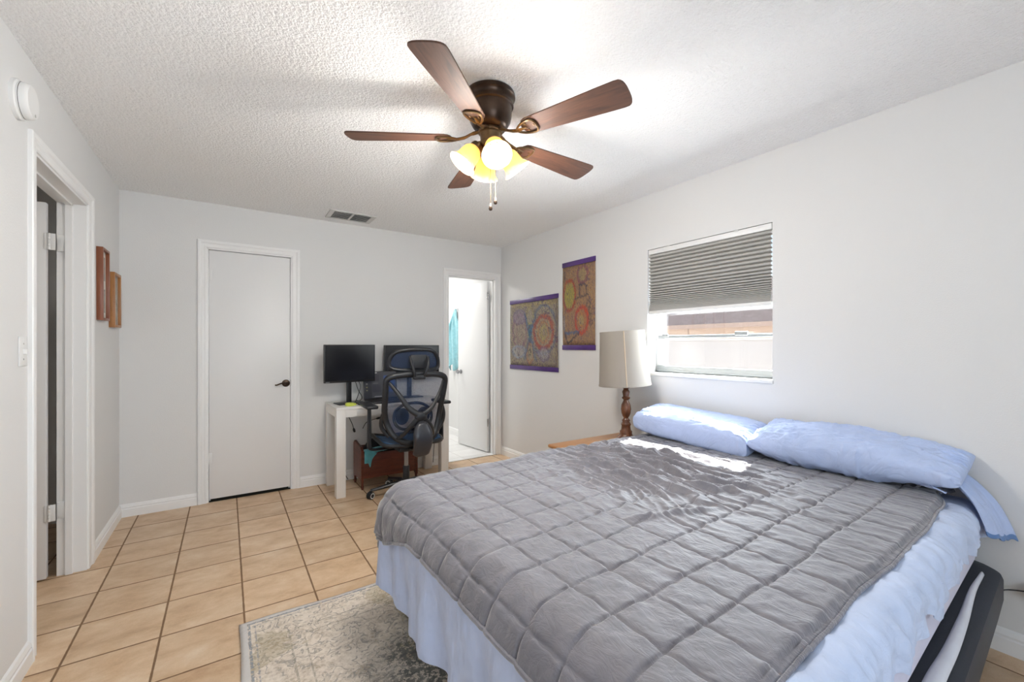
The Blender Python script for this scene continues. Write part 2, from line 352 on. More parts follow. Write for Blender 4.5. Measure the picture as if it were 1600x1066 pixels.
def mat_drawing(name, base_stops, ells, strokes):
    """abstract crayon drawing on a sheet: u runs along object X 0..1, v along object Z 0..1"""
    m, N, L, B = newmat(name)
    tc = N.new('ShaderNodeTexCoord'); G = tc.outputs['Generated']
    nd = noise(N, L, G, 6, 6, 0.72)
    sub = N.new('ShaderNodeVectorMath'); sub.operation = 'SUBTRACT'; sub.inputs[1].default_value = (0.5, 0.5, 0.5); L.new(nd.outputs['Color'], sub.inputs[0])
    sc = N.new('ShaderNodeVectorMath'); sc.operation = 'SCALE'; sc.inputs['Scale'].default_value = 0.16; L.new(sub.outputs[0], sc.inputs[0])
    ad = N.new('ShaderNodeVectorMath'); ad.operation = 'ADD'; L.new(G, ad.inputs[0]); L.new(sc.outputs[0], ad.inputs[1])
    s = N.new('ShaderNodeSeparateXYZ'); L.new(ad.outputs[0], s.inputs[0]); U = s.outputs[0]; V = s.outputs[2]
    nb = noise(N, L, mapping(N, L, G, (1.2, 1, 1)), 9, 6, 0.8, 1.5)
    c = ramp(N, L, nb.outputs[0], base_stops)
    scr = noise(N, L, mapping(N, L, G, (2, 1, 1), (0, R(35), 0)), 22, 5, 0.8, 2.0)
    def ell(cx, cy, rx, ry):
        a = mth(N, L, 'DIVIDE', mth(N, L, 'SUBTRACT', U, cx), rx); b = mth(N, L, 'DIVIDE', mth(N, L, 'SUBTRACT', V, cy), ry)
        return mth(N, L, 'SQRT', mth(N, L, 'ADD', mth(N, L, 'MULTIPLY', a, a), mth(N, L, 'MULTIPLY', b, b)))
    for (cx, cy, rx, ry, w, col, k, fill) in ells:
        d = ell(cx, cy, rx, ry)
        if fill is not None:
            mr = N.new('ShaderNodeMapRange'); mr.inputs[1].default_value = 1.0; mr.inputs[2].default_value = 0.85; L.new(d, mr.inputs[0])
            c = mixc(N, L, mth(N, L, 'MULTIPLY', mr.outputs[0], mth(N, L, 'ADD', 0.25, mth(N, L, 'MULTIPLY', scr.outputs[0], 0.6))), c, fill)
        mr = N.new('ShaderNodeMapRange'); mr.inputs[1].default_value = w; mr.inputs[2].default_value = w*0.3
        L.new(mth(N, L, 'ABSOLUTE', mth(N, L, 'SUBTRACT', d, 1.0)), mr.inputs[0])
        c = mixc(N, L, mth(N, L, 'MULTIPLY', mr.outputs[0], k), c, col)
    for (x0, y0, x1, y1, w, col, k) in strokes:
        dx, dy = x1-x0, y1-y0; LL = dx*dx+dy*dy
        t = mth(N, L, 'DIVIDE', mth(N, L, 'ADD', mth(N, L, 'MULTIPLY', mth(N, L, 'SUBTRACT', U, x0), dx), mth(N, L, 'MULTIPLY', mth(N, L, 'SUBTRACT', V, y0), dy)), LL)
        t = mth(N, L, 'MINIMUM', mth(N, L, 'MAXIMUM', t, 0.0), 1.0)
        ex = mth(N, L, 'SUBTRACT', mth(N, L, 'SUBTRACT', U, x0), mth(N, L, 'MULTIPLY', t, dx))
        ey = mth(N, L, 'SUBTRACT', mth(N, L, 'SUBTRACT', V, y0), mth(N, L, 'MULTIPLY', t, dy))
        d = mth(N, L, 'SQRT', mth(N, L, 'ADD', mth(N, L, 'MULTIPLY', ex, ex), mth(N, L, 'MULTIPLY', ey, ey)))
        mr = N.new('ShaderNodeMapRange'); mr.inputs[1].default_value = w; mr.inputs[2].default_value = w*0.4; L.new(d, mr.inputs[0])
        c = mixc(N, L, mth(N, L, 'MULTIPLY', mr.outputs[0], k), c, col)
    f = noise(N, L, mapping(N, L, G, (1, 1, 1)), 26, 5, 0.8, 2.5)
    li = noise(N, L, mapping(N, L, G, (1.3, 1, 1), (0, R(20), 0)), 4.0, 3, 0.6, 1.2)
    ln = mth(N, L, 'ABSOLUTE', mth(N, L, 'SUBTRACT', mth(N, L, 'FRACT', mth(N, L, 'MULTIPLY', li.outputs[0], 7.0)), 0.5))
    c = mixc(N, L, mth(N, L, 'MULTIPLY', mth(N, L, 'LESS_THAN', ln, 0.15), 0.75), c, ramp(N, L, nb.outputs[0], [(0.3, (0.30, 0.06, 0.05)), (0.5, (0.08, 0.08, 0.16)), (0.7, (0.35, 0.22, 0.04))]))
    v = N.new('ShaderNodeMapRange'); v.inputs[1].default_value = 0.3; v.inputs[2].default_value = 0.7; v.inputs[3].default_value = 0.25; v.inputs[4].default_value = 1.15; L.new(f.outputs[0], v.inputs[0])
    sv = N.new('ShaderNodeVectorMath'); sv.operation = 'SCALE'; L.new(c, sv.inputs[0]); L.new(v.outputs[0], sv.inputs['Scale'])
    L.new(sv.outputs[0], B.inputs['Base Color']); B.inputs['Roughness'].default_value = 0.75
    return m
RED = (0.45, 0.06, 0.03); ORG = (0.50, 0.20, 0.07); BLU = (0.08, 0.16, 0.30); DK = (0.05, 0.05, 0.06); PUR = (0.22, 0.16, 0.30); YEL = (0.48, 0.40, 0.08); LBL = (0.35, 0.42, 0.50)
M['draw_wide'] = mat_drawing('crayon_drawing_wide',
    [(0.32, (0.25, 0.20, 0.24)), (0.45, (0.36, 0.30, 0.26)), (0.55, (0.42, 0.36, 0.20)), (0.68, (0.30, 0.32, 0.36))],
    [(0.22, 0.55, 0.15, 0.27, 0.16, (0.33, 0.18, 0.22), 0.7, (0.46, 0.38, 0.30)), (0.22, 0.55, 0.07, 0.17, 0.25, (0.36, 0.22, 0.20), 0.6, None),
     (0.72, 0.52, 0.18, 0.24, 0.2, RED, 0.75, (0.48, 0.38, 0.24)), (0.72, 0.52, 0.10, 0.15, 0.25, ORG, 0.6, None), (0.72, 0.52, 0.045, 0.09, 0.5, YEL, 0.5, None),
     (0.72, 0.55, 0.25, 0.36, 0.1, BLU, 0.55, None), (0.22, 0.78, 0.14, 0.11, 0.2, PUR, 0.6, (0.34, 0.28, 0.38)),
     (0.45, 0.78, 0.07, 0.13, 0.3, (0.45, 0.38, 0.15), 0.7, (0.50, 0.46, 0.34)), (0.45, 0.2, 0.06, 0.15, 0.3, ORG, 0.6, (0.50, 0.42, 0.26)),
     (0.44, 0.21, 0.022, 0.05, 0.4, DK, 0.8, None), (0.73, 0.19, 0.1, 0.1, 0.3, PUR, 0.5, (0.50, 0.50, 0.52)), (0.2, 0.22, 0.14, 0.09, 0.3, LBL, 0.7, (0.50, 0.48, 0.46))],
    [(0.34, 0.80, 0.44, 0.50, 0.03, BLU, 0.8), (0.56, 0.78, 0.46, 0.50, 0.03, BLU, 0.8), (0.45, 0.62, 0.45, 0.38, 0.035, (0.03, 0.15, 0.22), 0.8),
     (0.42, 0.42, 0.33, 0.1, 0.03, BLU, 0.6), (0.47, 0.42, 0.58, 0.1, 0.03, BLU, 0.6), (0.05, 0.97, 0.98, 0.95, 0.04, (0.50, 0.38, 0.12), 0.6), (0.97, 0.95, 0.97, 0.05, 0.03, (0.2, 0.14, 0.1), 0.6)])
M['draw_tall'] = mat_drawing('crayon_drawing_tall',
    [(0.32, (0.34, 0.14, 0.08)), (0.45, (0.40, 0.24, 0.12)), (0.56, (0.46, 0.28, 0.14)), (0.7, (0.26, 0.24, 0.20))],
    [(0.22, 0.63, 0.19, 0.19, 0.18, RED, 0.8, (0.48, 0.44, 0.10)), (0.22, 0.63, 0.12, 0.12, 0.25, YEL, 0.7, (0.45, 0.42, 0.08)),
     (0.63, 0.87, 0.15, 0.10, 0.25, (0.30, 0.08, 0.12), 0.7, (0.46, 0.38, 0.18)), (0.60, 0.31, 0.19, 0.16, 0.25, (0.62, 0.07, 0.03), 0.9, (0.48, 0.26, 0.12)),
     (0.60, 0.31, 0.10, 0.08, 0.4, ORG, 0.7, (0.48, 0.42, 0.18)), (0.86, 0.42, 0.045, 0.035, 0.35, DK, 0.8, None), (0.84, 0.34, 0.04, 0.03, 0.35, DK, 0.8, None), (0.88, 0.27, 0.05, 0.03, 0.35, DK, 0.85, None), (0.8, 0.50, 0.06, 0.04, 0.35, DK, 0.7, None)],
    [(0.53, 0.76, 0.74, 0.74, 0.018, DK, 0.85), (0.53, 0.76, 0.55, 0.62, 0.018, DK, 0.85), (0.74, 0.74, 0.74, 0.62, 0.018, DK, 0.85), (0.42, 0.58, 0.8, 0.62, 0.018, DK, 0.7),
     (0.08, 0.15, 0.55, 0.17, 0.022, BLU, 0.9), (0.08, 0.15, 0.18, 0.02, 0.018, DK, 0.9), (0.55, 0.17, 0.18, 0.02, 0.018, DK, 0.9), (0.06, 0.94, 0.06, 0.82, 0.03, DK, 0.7), (0.05, 0.35, 0.05, 0.2, 0.04, LBL, 0.6)])

# ---------------------------------------------------------------- geometry helpers
class MB:
    """collects shapes into one mesh"""
    def __init__(s): s.bm = bmesh.new()
    def _apply(s, vs, mtx):
        if mtx is not None: bmesh.ops.transform(s.bm, matrix=mtx, verts=vs)
    def box(s, lo, hi, bevel=0.0, mtx=None, seg=2):
        c = [(a+b)/2 for a, b in zip(lo, hi)]; d = [abs(b-a) for a, b in zip(lo, hi)]
        r = bmesh.ops.create_cube(s.bm, size=1, matrix=Matrix.Translation(c) @ Matrix.Diagonal((*d, 1)))
        vs = r['verts']
        if bevel:
            es = list({e for v in vs for e in v.link_edges})
            rr = bmesh.ops.bevel(s.bm, geom=es, offset=min(bevel, min(d)*0.45), segments=seg, affect='EDGES', profile=0.5)
            vs = list({v for f in rr['faces'] for v in f.verts} | {v for v in vs if v.is_valid})
        s._apply(vs, mtx); return s
    def lathe(s, prof, seg=32, mtx=None, cap=True):
        rings = []
        vs = []
        for r, z in prof:
            ring = [s.bm.verts.new((r*math.cos(2*PI*k/seg), r*math.sin(2*PI*k/seg), z)) for k in range(seg)]
            rings.append(ring); vs += ring
        for a, b in zip(rings, rings[1:]):
            for k in range(seg):
                s.bm.faces.new((a[k], a[(k+1) % seg], b[(k+1) % seg], b[k]))
        if cap:
            for ring in (rings[0], rings[-1]):
                if (ring[0].co-ring[seg//2].co).length > 1e-5: s.bm.faces.new(ring)
        s._apply(vs, mtx); return s
    def tube(s, pts, rad, seg=10, closed=False, mtx=None, flat=None, up=None):
        """sweep; rad number or list; flat=(w,h) scales of the section"""
        P = [Vector(p) for p in pts]; n = len(P)
        rads = rad if isinstance(rad, (list, tuple)) else [rad]*n
        rings = []; vs = []
        prevN = None
        for i in range(n):
            if closed: T = (P[(i+1) % n]-P[i-1])
            else: T = (P[min(i+1, n-1)]-P[max(i-1, 0)])
            T.normalize()
            if prevN is None:
                u = Vector(up) if up else (Vector((0, 0, 1)) if abs(T.z) < 0.9 else Vector((1, 0, 0)))
                Nn = (u-T*u.dot(T)).normalized()
            else:
                ref = Vector(up) if up else prevN
                Nn = (ref-T*ref.dot(T)).normalized()
            prevN = Nn; Bn = T.cross(Nn)
            fw, fh = flat if flat else (1, 1)
            ring = [s.bm.verts.new(P[i]+(Nn*math.sin(2*PI*k/seg)*fh+Bn*math.cos(2*PI*k/seg)*fw)*rads[i]) for k in range(seg)]
            rings.append(ring); vs += ring
        m = n if closed else n-1
        for i in range(m):
            a, b = rings[i], rings[(i+1) % n]
            for k in range(seg): s.bm.faces.new((a[k], a[(k+1) % seg], b[(k+1) % seg], b[k]))
        if not closed:
            s.bm.faces.new(rings[0][::-1]); s.bm.faces.new(rings[-1])
        s._apply(vs, mtx); return s
    def prism(s, poly, thick, mtx=None, bevel=0.0):
        """poly in local XY, extruded along +Z by thick"""
        a = [s.bm.verts.new((x, y, 0)) for x, y in poly]; f = s.bm.faces.new(a)
        r = bmesh.ops.extrude_face_region(s.bm, geom=[f])
        nv = [v for v in r['geom'] if isinstance(v, bmesh.types.BMVert)]
        bmesh.ops.translate(s.bm, verts=nv, vec=(0, 0, thick))
        vs = a+nv
        if bevel:
            es = list({e for v in vs for e in v.link_edges if abs(e.verts[0].co.z-e.verts[1].co.z) < 1e-6})
            rr = bmesh.ops.bevel(s.bm, geom=es, offset=bevel, segments=2, affect='EDGES')
            vs = list({v for f in rr['faces'] for v in f.verts} | {v for v in vs if v.is_valid})
        s._apply(vs, mtx); return s
    def sphere(s, c, r, sx=1, sy=1, sz=1, seg=20, mtx=None):
        rr = bmesh.ops.create_uvsphere(s.bm, u_segments=seg, v_segments=seg//2, radius=r,
             matrix=Matrix.Translation(c) @ Matrix.Diagonal((sx, sy, sz, 1)))
        s._apply(rr['verts'], mtx); return s
    def grid(s, X, closed_u=False, mtx=None):
        """X array (n,m,3)"""
        n, m = X.shape[:2]
        V = [[s.bm.verts.new(X[i, j]) for j in range(m)] for i in range(n)]
        for i in range(n if closed_u else n-1):
            for j in range(m-1):
                s.bm.faces.new((V[i][j], V[(i+1) % n][j], V[(i+1) % n][j+1], V[i][j+1]))
        s._apply([v for r in V for v in r], mtx); return s
    def build(s, name, mat, parent=None, smooth=True, loc=None, angle=40):
        bmesh.ops.recalc_face_normals(s.bm, faces=s.bm.faces[:])
        me = bpy.data.meshes.new(name); s.bm.to_mesh(me); s.bm.free()
        me.materials.append(mat)
        if smooth:
            for p in me.polygons: p.use_smooth = True
            me.set_sharp_from_angle(angle=R(angle))
        o = bpy.data.objects.new(name, me); COL.objects.link(o)
        if parent: o.parent = parent
        if loc is not None: o.location = loc
        return o
def gridobj(name, X, mat, parent=None, thick=0.0, mats=None, matidx=None, offset=-1):
    """fast smooth grid mesh from (n,m,3) array, with optional Solidify"""
    n, m = X.shape[:2]
    me = bpy.data.meshes.new(name)
    idx = np.arange(n*m).reshape(n, m)
    q = np.stack([idx[:-1, :-1], idx[1:, :-1], idx[1:, 1:], idx[:-1, 1:]], -1).reshape(-1, 4)
    me.from_pydata(X.reshape(-1, 3).tolist(), [], q.tolist())
    for mt in (mats or [mat]): me.materials.append(mt)
    me.polygons.foreach_set('use_smooth', [True]*len(me.polygons))
    if matidx is not None: me.polygons.foreach_set('material_index', matidx.reshape(-1).tolist())
    me.update()
    o = bpy.data.objects.new(name, me); COL.objects.link(o)
    if parent: o.parent = parent
    if thick:
        sd = o.modifiers.new('solid', 'SOLIDIFY'); sd.thickness = thick; sd.offset = offset
    return o
def empty(name, loc=(0, 0, 0), rz=0.0):
    o = bpy.data.objects.new(name, None); COL.objects.link(o)
    o.location = loc; o.rotation_euler = (0, 0, rz); o.empty_display_size = 0.05
    return o
def tag(o, label=None, cat=None, group=None, kind=None):
    if label: o['label'] = label
    if cat: o['category'] = cat
    if group: o['group'] = group
    if kind: o['kind'] = kind
    return o
def T(x, y, z): return Matrix.Translation((x, y, z))
def RX(a): return Matrix.Rotation(R(a), 4, 'X')
def RY(a): return Matrix.Rotation(R(a), 4, 'Y')
def RZ(a): return Matrix.Rotation(R(a), 4, 'Z')
def smooth_path(pts, n=8, closed=False):
    P = [Vector(p) for p in pts]; out = []; m = len(P)
    rng = range(m if closed else m-1)
    for i in rng:
        p0 = P[i-1] if (closed or i > 0) else P[0]; p1 = P[i]; p2 = P[(i+1) % m]; p3 = P[(i+2) % m] if (closed or i+2 < m) else P[-1]
        for k in range(n):
            t = k/n
            out.append(0.5*((2*p1)+(-p0+p2)*t+(2*p0-5*p1+4*p2-p3)*t*t+(-p0+3*p1-3*p2+p3)*t*t*t))
    if not closed: out.append(P[-1])
    return out
# numpy value noise
_rng = np.random.RandomState(7); _tab = _rng.rand(256, 256)
def vnoise(x, y, seed=0):
    x = x+seed*17.3; y = y+seed*9.7
    xi = np.floor(x).astype(int); yi = np.floor(y).astype(int); fx = x-xi; fy = y-yi
    fx = fx*fx*fx*(fx*(fx*6-15)+10); fy = fy*fy*fy*(fy*(fy*6-15)+10)
    g = lambda a, b: _tab[a % 256, b % 256]
    return (g(xi, yi)*(1-fx)+g(xi+1, yi)*fx)*(1-fy)+(g(xi, yi+1)*(1-fx)+g(xi+1, yi+1)*fx)*fy
def fbm(x, y, seed=0, o=4):
    s = 0; a = 0.5
    for k in range(o): s = s+a*(vnoise(x*2**k, y*2**k, seed+k)-0.5); a *= 0.5
    return s*2
def sst(a, b, x):
    t = np.clip((x-a)/(b-a), 0, 1); return t*t*(3-2*t)

# ---------------------------------------------------------------- setting: floor, ceiling, walls
def struct(o): o['kind'] = 'structure'; return o
struct(MB().box((XL-0.14, YN-0.15, -0.10), (XR+0.14, YB+0.005, 0.0)).build('floor', M['tile'], smooth=False))
struct(MB().box((-2.6, 1.2, -0.10), (XL-0.14, 5.2, 0.0)).build('floor_hall', M['tile'], smooth=False))
struct(MB().box((0.9, YB+0.005, -0.10), (XR+0.2, 7.1, -0.001)).build('floor_bathroom', M['bathtile'], smooth=False))
struct(MB().box((XL-0.14, YN-0.15, CE), (XR+0.30, YB+0.12, CE+0.1)).build('ceiling', M['ceiling'], smooth=False))
struct(MB().box((-2.6, 1.2, CE), (XL-0.14, 5.2, CE+0.1)).build('ceiling_hall', M['wall'], smooth=False))
struct(MB().box((0.9, YB+0.12, CE), (XR+0.2, 7.1, CE+0.1)).build('ceiling_bathroom', M['wall'], smooth=False))
def wall(name, axis, c0, c1, a0, a1, holes, mat=None, z1=CE):
    """wall slab: axis 'x' = plane of constant x spanning y; holes (s0,s1,z0,z1)"""
    mb = MB()
    cuts = sorted({a0, a1, *[h[0] for h in holes], *[h[1] for h in holes]})
    for s0, s1 in zip(cuts, cuts[1:]):
        zs = [(0.0, z1)]
        for h in holes:
            if h[0] <= s0+1e-6 and h[1] >= s1-1e-6:
                nz = []
                for (p, q) in zs:
                    if h[2] > p: nz.append((p, min(q, h[2])))
                    if h[3] < q: nz.append((max(p, h[3]), q))
                zs = nz
        for p, q in zs:
            if axis == 'x': mb.box((c0, s0, p), (c1, s1, q))
            else: mb.box((s0, c0, p), (s1, c1, q))
    bmesh.ops.remove_doubles(mb.bm, verts=mb.bm.verts[:], dist=1e-5)
    return struct(mb.build(name, mat or M['wall'], smooth=False))
WY0, WY1, WZ0, WZ1 = 1.236, 2.139, 1.072, 2.015
wall('wall_right', 'x', XR, XR+0.16, YN-0.15, YB+0.12, [(WY0, WY1, WZ0, WZ1)])
LD0, LD1, DH = 2.56, 3.37, 2.085      # left doorway
wall('wall_left', 'x', XL-0.12, XL, YN-0.15, YB+0.12, [(LD0, LD1, 0, DH)])
BD0, BD1 = 2.005, 2.625               # bathroom doorway
CD0, CD1 = -0.135, 0.483              # closet doorway
wall('wall_back', 'y', YB, YB+0.12, XL, XR, [(BD0, BD1, 0, 2.065), (CD0, CD1, 0, 2.075)])
wall('wall_near', 'y', YN-0.15, YN, XL, XR, [(-0.7+0.1, 2.0, 0.1, 2.2)])
# hallway and bathroom shells
wall('wall_hall_end', 'y', 4.366, 4.47, -2.6, XL-0.12, [])
wall('wall_hall_left', 'x', -2.6, -2.5, 1.2, 4.366, [])
wall('wall_hall_near', 'y', 1.2, 1.3, -2.5, XL-0.12, [])
wall('wall_bathroom_right', 'x', 2.72, 2.82, YB+0.12, 7.1, [])
wall('wall_bathroom_left', 'x', 0.9, 1.0, YB+0.12, 7.1, [])
wall('wall_bathroom_end', 'y', 7.0, 7.1, 1.0, 2.72, [])
wall('wall_closet_back', 'y', YB+0.6, YB+0.65, -0.4, 0.88, [], M['dark'])

# baseboards
def baseboard(name, p0, p1, nrm, h=0.095, d=0.015):
    p0 = Vector((*p0, 0)); p1 = Vector((*p1, 0)); n = Vector((*nrm, 0)); t = (p1-p0)
    prof = [(0, 0), (d, 0), (d, h*0.60), (d*0.72, h*0.66), (d*0.85, h*0.76), (d*0.45, h*0.93), (0, h)]
    mb = MB(); a = [mb.bm.verts.new(p0+n*u+Vector((0, 0, v))) for u, v in prof]; b = [mb.bm.verts.new(p1+n*u+Vector((0, 0, v))) for u, v in prof]
    k = len(prof)
    for i in range(k): mb.bm.faces.new((a[i], a[(i+1) % k], b[(i+1) % k], b[i]))
    mb.bm.faces.new(a); mb.bm.faces.new(b[::-1])
    return struct(mb.build(name, M['trim'], smooth=False))
baseboard('baseboard_back', (XL, YB), (CD0-0.064, YB), (0, -1))
baseboard('baseboard_back_middle', (CD1+0.062, YB), (BD0-0.062, YB), (0, -1))
baseboard('baseboard_left', (XL, LD1+0.098), (XL, YB-0.0151), (1, 0))
baseboard('baseboard_left_near', (XL, YN), (XL, LD0-0.065), (1, 0))
baseboard('baseboard_right', (XR, YN), (XR, YB), (-1, 0), h=0.10)
baseboard('baseboard_bathroom', (2.72, 5.05), (2.72, 7.0), (-1, 0))
baseboard('baseboard_near', (XL+0.016, YN), (XR-0.016, YN), (0, 1))

# casings : trim around a doorway
def casing_profile(mb, w, d, lo, hi, axis, ins):
    mb.box(lo, hi, 0.003)
def casing(name, axis, plane, s0, s1, ztop, w, sgn, w2=None, d=0.017):
    """mitred U shaped casing with a moulded profile"""
    w2 = w2 or w
    prof = [(0.0, 0.0), (0.0, 0.45), (0.10, 0.62), (0.22, 0.62), (0.30, 0.50), (0.52, 0.55), (0.66, 0.92), (0.80, 1.0), (0.95, 0.95), (1.0, 0.75), (1.0, 0.0)]
    mb = MB(); st = []
    for k in range(4):
        ring = []
        for u, h in prof:
            if k == 0: a, z = s0-u*w, 0.0
            elif k == 1: a, z = s0-u*w, ztop+u*w
            elif k == 2: a, z = s1+u*w2, ztop+u*w
            else: a, z = s1+u*w2, 0.0
            nn = plane+sgn*h*d
            ring.append(mb.bm.verts.new((a, nn, z) if axis == 'y' else (nn, a, z)))
        st.append(ring)
    n_ = len(prof)
    for p, q in zip(st, st[1:]):
        for k in range(n_): mb.bm.faces.new((p[k], p[(k+1) % n_], q[(k+1) % n_], q[k]))
    mb.bm.faces.new(st[0]); mb.bm.faces.new(st[-1][::-1])
    return struct(mb.build(name, M['trim'], smooth=False))
casing('trim_1', 'y', YB, CD0, CD1, 2.075, 0.062, -1)
casing('trim_2', 'y', YB, BD0, BD1, 2.065, 0.060, -1)
casing('trim_3', 'x', XL, LD0, LD1, DH, 0.064, 1, w2=0.096)
# jambs and stops
def jamb(name, axis, c0, c1, s0, s1, ztop, stop_c, t=0.014):
    mb = MB()
    def bx(n0, n1, a0, a1, z0, z1):
        if axis == 'y': mb.box((a0, n0, z0), (a1, n1, z1), 0.001)
        else: mb.box((n0, a0, z0), (n1, a1, z1), 0.001)
    bx(c0, c1, s0-t*0.2, s0+t*0.8, 0, ztop); bx(c0, c1, s1-t*0.8, s1+t*0.2, 0, ztop); bx(c0, c1, s0, s1, ztop-t*0.8, ztop+t*0.2)
    if stop_c is not None:
        bx(stop_c, stop_c+0.03, s0+t*0.8, s0+t*0.8+0.011, 0, ztop-t*0.8); bx(stop_c, stop_c+0.03, s1-t*0.8-0.011, s1-t*0.8, 0, ztop-t*0.8)
        bx(stop_c, stop_c+0.03, s0+t*0.8, s1-t*0.8, ztop-t*0.8-0.011, ztop-t*0.8)
    return struct(mb.build(name, M['trim'], smooth=False))
jamb('trim_4', 'x', XL-0.12, XL+0.001, LD0, LD1, DH, XL-0.085)
jamb('trim_5', 'y', YB-0.001, YB+0.12, BD0, BD1, 2.065, YB+0.05)
jamb('trim_6', 'y', YB-0.001, YB+0.10, CD0, CD1, 2.075, YB+0.05)
struct(MB().box((BD0, YB-0.012, 0), (BD1, YB+0.006, 0.006)).build('trim_7', M['chrome'], smooth=False))

# ---------------------------------------------------------------- doors
def hinge(parent, mtx, mat, name='hinge'):
    mb = MB(); mb.box((-0.026, -0.002, -0.045), (-0.002, 0.002, 0.045), 0.001, mtx=mtx); mb.box((0.002, -0.002, -0.045), (0.026, 0.002, 0.045), 0.001, mtx=mtx)
    for k in range(5):
        mb.lathe([(0.0055, -0.045+k*0.018+0.001), (0.0055, -0.045+k*0.018+0.017)], 10, mtx=mtx @ T(0, -0.003, 0))
    return mb.build(name, mat, parent)
# closed closet door
d1 = struct(empty('door_1', (CD0, YB+0.013, 0)))
MB().box((0.013, 0, 0.022), (CD1-CD0-0.013, 0.035, 2.060), 0.002).build('door_leaf', M['door'], d1)
hinge(d1, T(0.009, -0.004, 1.86), M['white_pl']); hinge(d1, T(0.009, -0.004, 0.356), M['white_pl'])
h = MB(); h.lathe([(0, 0), (0.031, 0), (0.032, 0.004), (0.028, 0.009), (0.012, 0.012), (0.011, 0.035), (0, 0.036)], 28, mtx=T(0.570, 0, 0.945) @ RX(90))
h.tube(smooth_path([(0.570, -0.036, 0.945), (0.545, -0.040, 0.949), (0.52, -0.041, 0.944), (0.497, -0.040, 0.934), (0.482, -0.040, 0.935)], 5), [0.009]*10+[0.0075]*11, 10, flat=(1.0, 0.75))
tag(h.build('door_handle', M['bronze'], d1), 'dark bronze lever handle')
tag(MB().box((CD1-CD0-0.0125, -0.010, 0.915), (CD1-CD0-0.004, 0.006, 0.975), 0.001).build('strike_plate', M['bronze'], d1), 'dark bronze strike plate')
# open hall door, hinged on the far jamb and swung into the hall
d2 = struct(empty('door_2', (XL-0.145, LD1-0.012, 0)))
MB().box((-0.76, -0.037, 0.012), (-0.006, -0.002, 2.055), 0.002).build('door_leaf', M['door'], d2)
for z in (1.845, 0.365):
    mb = MB(); mb.box((0.028, -0.005, z-0.045), (0.068, 0.0005, z+0.045), 0.001); mb.box((-0.012, -0.041, z-0.045), (0.0, -0.036, z+0.045), 0.001)
    mb.box((0.0, -0.038, z-0.045), (0.030, -0.034, z+0.045), 0.001)
    for k in range(5): mb.lathe([(0.006, z-0.045+k*0.018+0.001), (0.006, z-0.045+k*0.018+0.017)], 10, mtx=T(0.006, -0.041, 0))
    mb.build('hinge', M['white_pl'], d2)
# open bathroom door
a3 = math.atan2(5.02-4.385, 2.53-2.605)
d3 = struct(empty('door_3', (2.607, YB+0.135, 0), a3))
MB().box((0.0, -0.005, 0.012), (0.62, 0.030, 2.045), 0.002).build('door_leaf', M['door'], d3)
k = MB(); k.lathe([(0, 0), (0.028, 0), (0.028, 0.006), (0.011, 0.010), (0.011, 0.035), (0.024, 0.042), (0.027, 0.055), (0.022, 0.066), (0, 0.068)], 24, mtx=T(0.555, 0.030, 0.945) @ RX(-90))
tag(k.build('door_knob', M['gray_metal'], d3), 'metal door knob')
for z in (1.87, 0.36): hinge(d3, T(-0.004, 0.020, z) @ RZ(-60), M['chrome'])

# ---------------------------------------------------------------- window beside the bed
w1 = struct(empty('window_1', (XR+0.105, 0, 0)))
fr = MB()
for (y0, y1, z0, z1) in ((WY0, WY0+0.045, WZ0, WZ1), (WY1-0.055, WY1, WZ0, WZ1), (WY0, WY1, WZ1-0.04, WZ1), (WY0, WY1, WZ0, WZ0+0.022)):
    fr.box((0.0, y0, z0), (0.05, y1, z1), 0.002)
fr.build('window_frame', M['alum_white'], w1)
tag(MB().box((-0.012, WY0+0.01, WZ0+0.005), (0.02, WY1-0.01, 1.125), 0.004).box((-0.016, WY0+0.01, 1.085), (-0.010, WY1-0.01, 1.092)).build('bottom_rail', M['alum'], w1), 'grey metal bottom rail')
tag(MB().box((-0.004, WY0+0.02, 1.334), (0.014, WY1-0.02, 1.356), 0.003).build('meeting_rail', M['alum'], w1), 'grey meeting rail between the sashes')
tag(MB().box((-0.022, 1.425, 1.345), (-0.008, 1.51, 1.372), 0.004).box((-0.022, 2.02, 1.345), (-0.008, 2.07, 1.366), 0.004).build('sash_lock', M['alum'], w1), 'grey sash lock')
MB().box((0.0, WY1-0.075, 1.12), (0.015, WY1-0.055, 1.335), 0.003).box((0.0, WY1-0.075, 1.355), (0.015, WY1-0.055, WZ1-0.03), 0.003).build('sash_stile', M['alum_white'], w1)
MB().box((0.022, WY0+0.04, WZ0+0.02), (0.026, WY1-0.05, WZ1-0.03)).build('window_pane', M['glass'], w1)
struct(MB().box((XR-0.012, WY0-0.006, WZ0-0.020), (XR+0.105, WY1+0.006, WZ0+0.002), 0.004).build('window_sill', M['trim'], smooth=True))
# assumed window behind the camera, out of view, placed for the fill lamp
w2 = struct(empty('window_2', (0.7, YN-0.10, 1.15)))
fr = MB()
for lo, hi in (((-1.3, 0, -1.05), (-1.25, 0.05, 1.05)), ((1.25, 0, -1.05), (1.3, 0.05, 1.05)), ((-1.3, 0, 1.0), (1.3, 0.05, 1.05)), ((-1.3, 0, -1.05), (1.3, 0.05, -1.0)), ((-0.03, 0, -1.05), (0.03, 0.05, 1.05))):
    fr.box(lo, hi, 0.003)
fr.build('window_frame', M['alum_white'], w2)

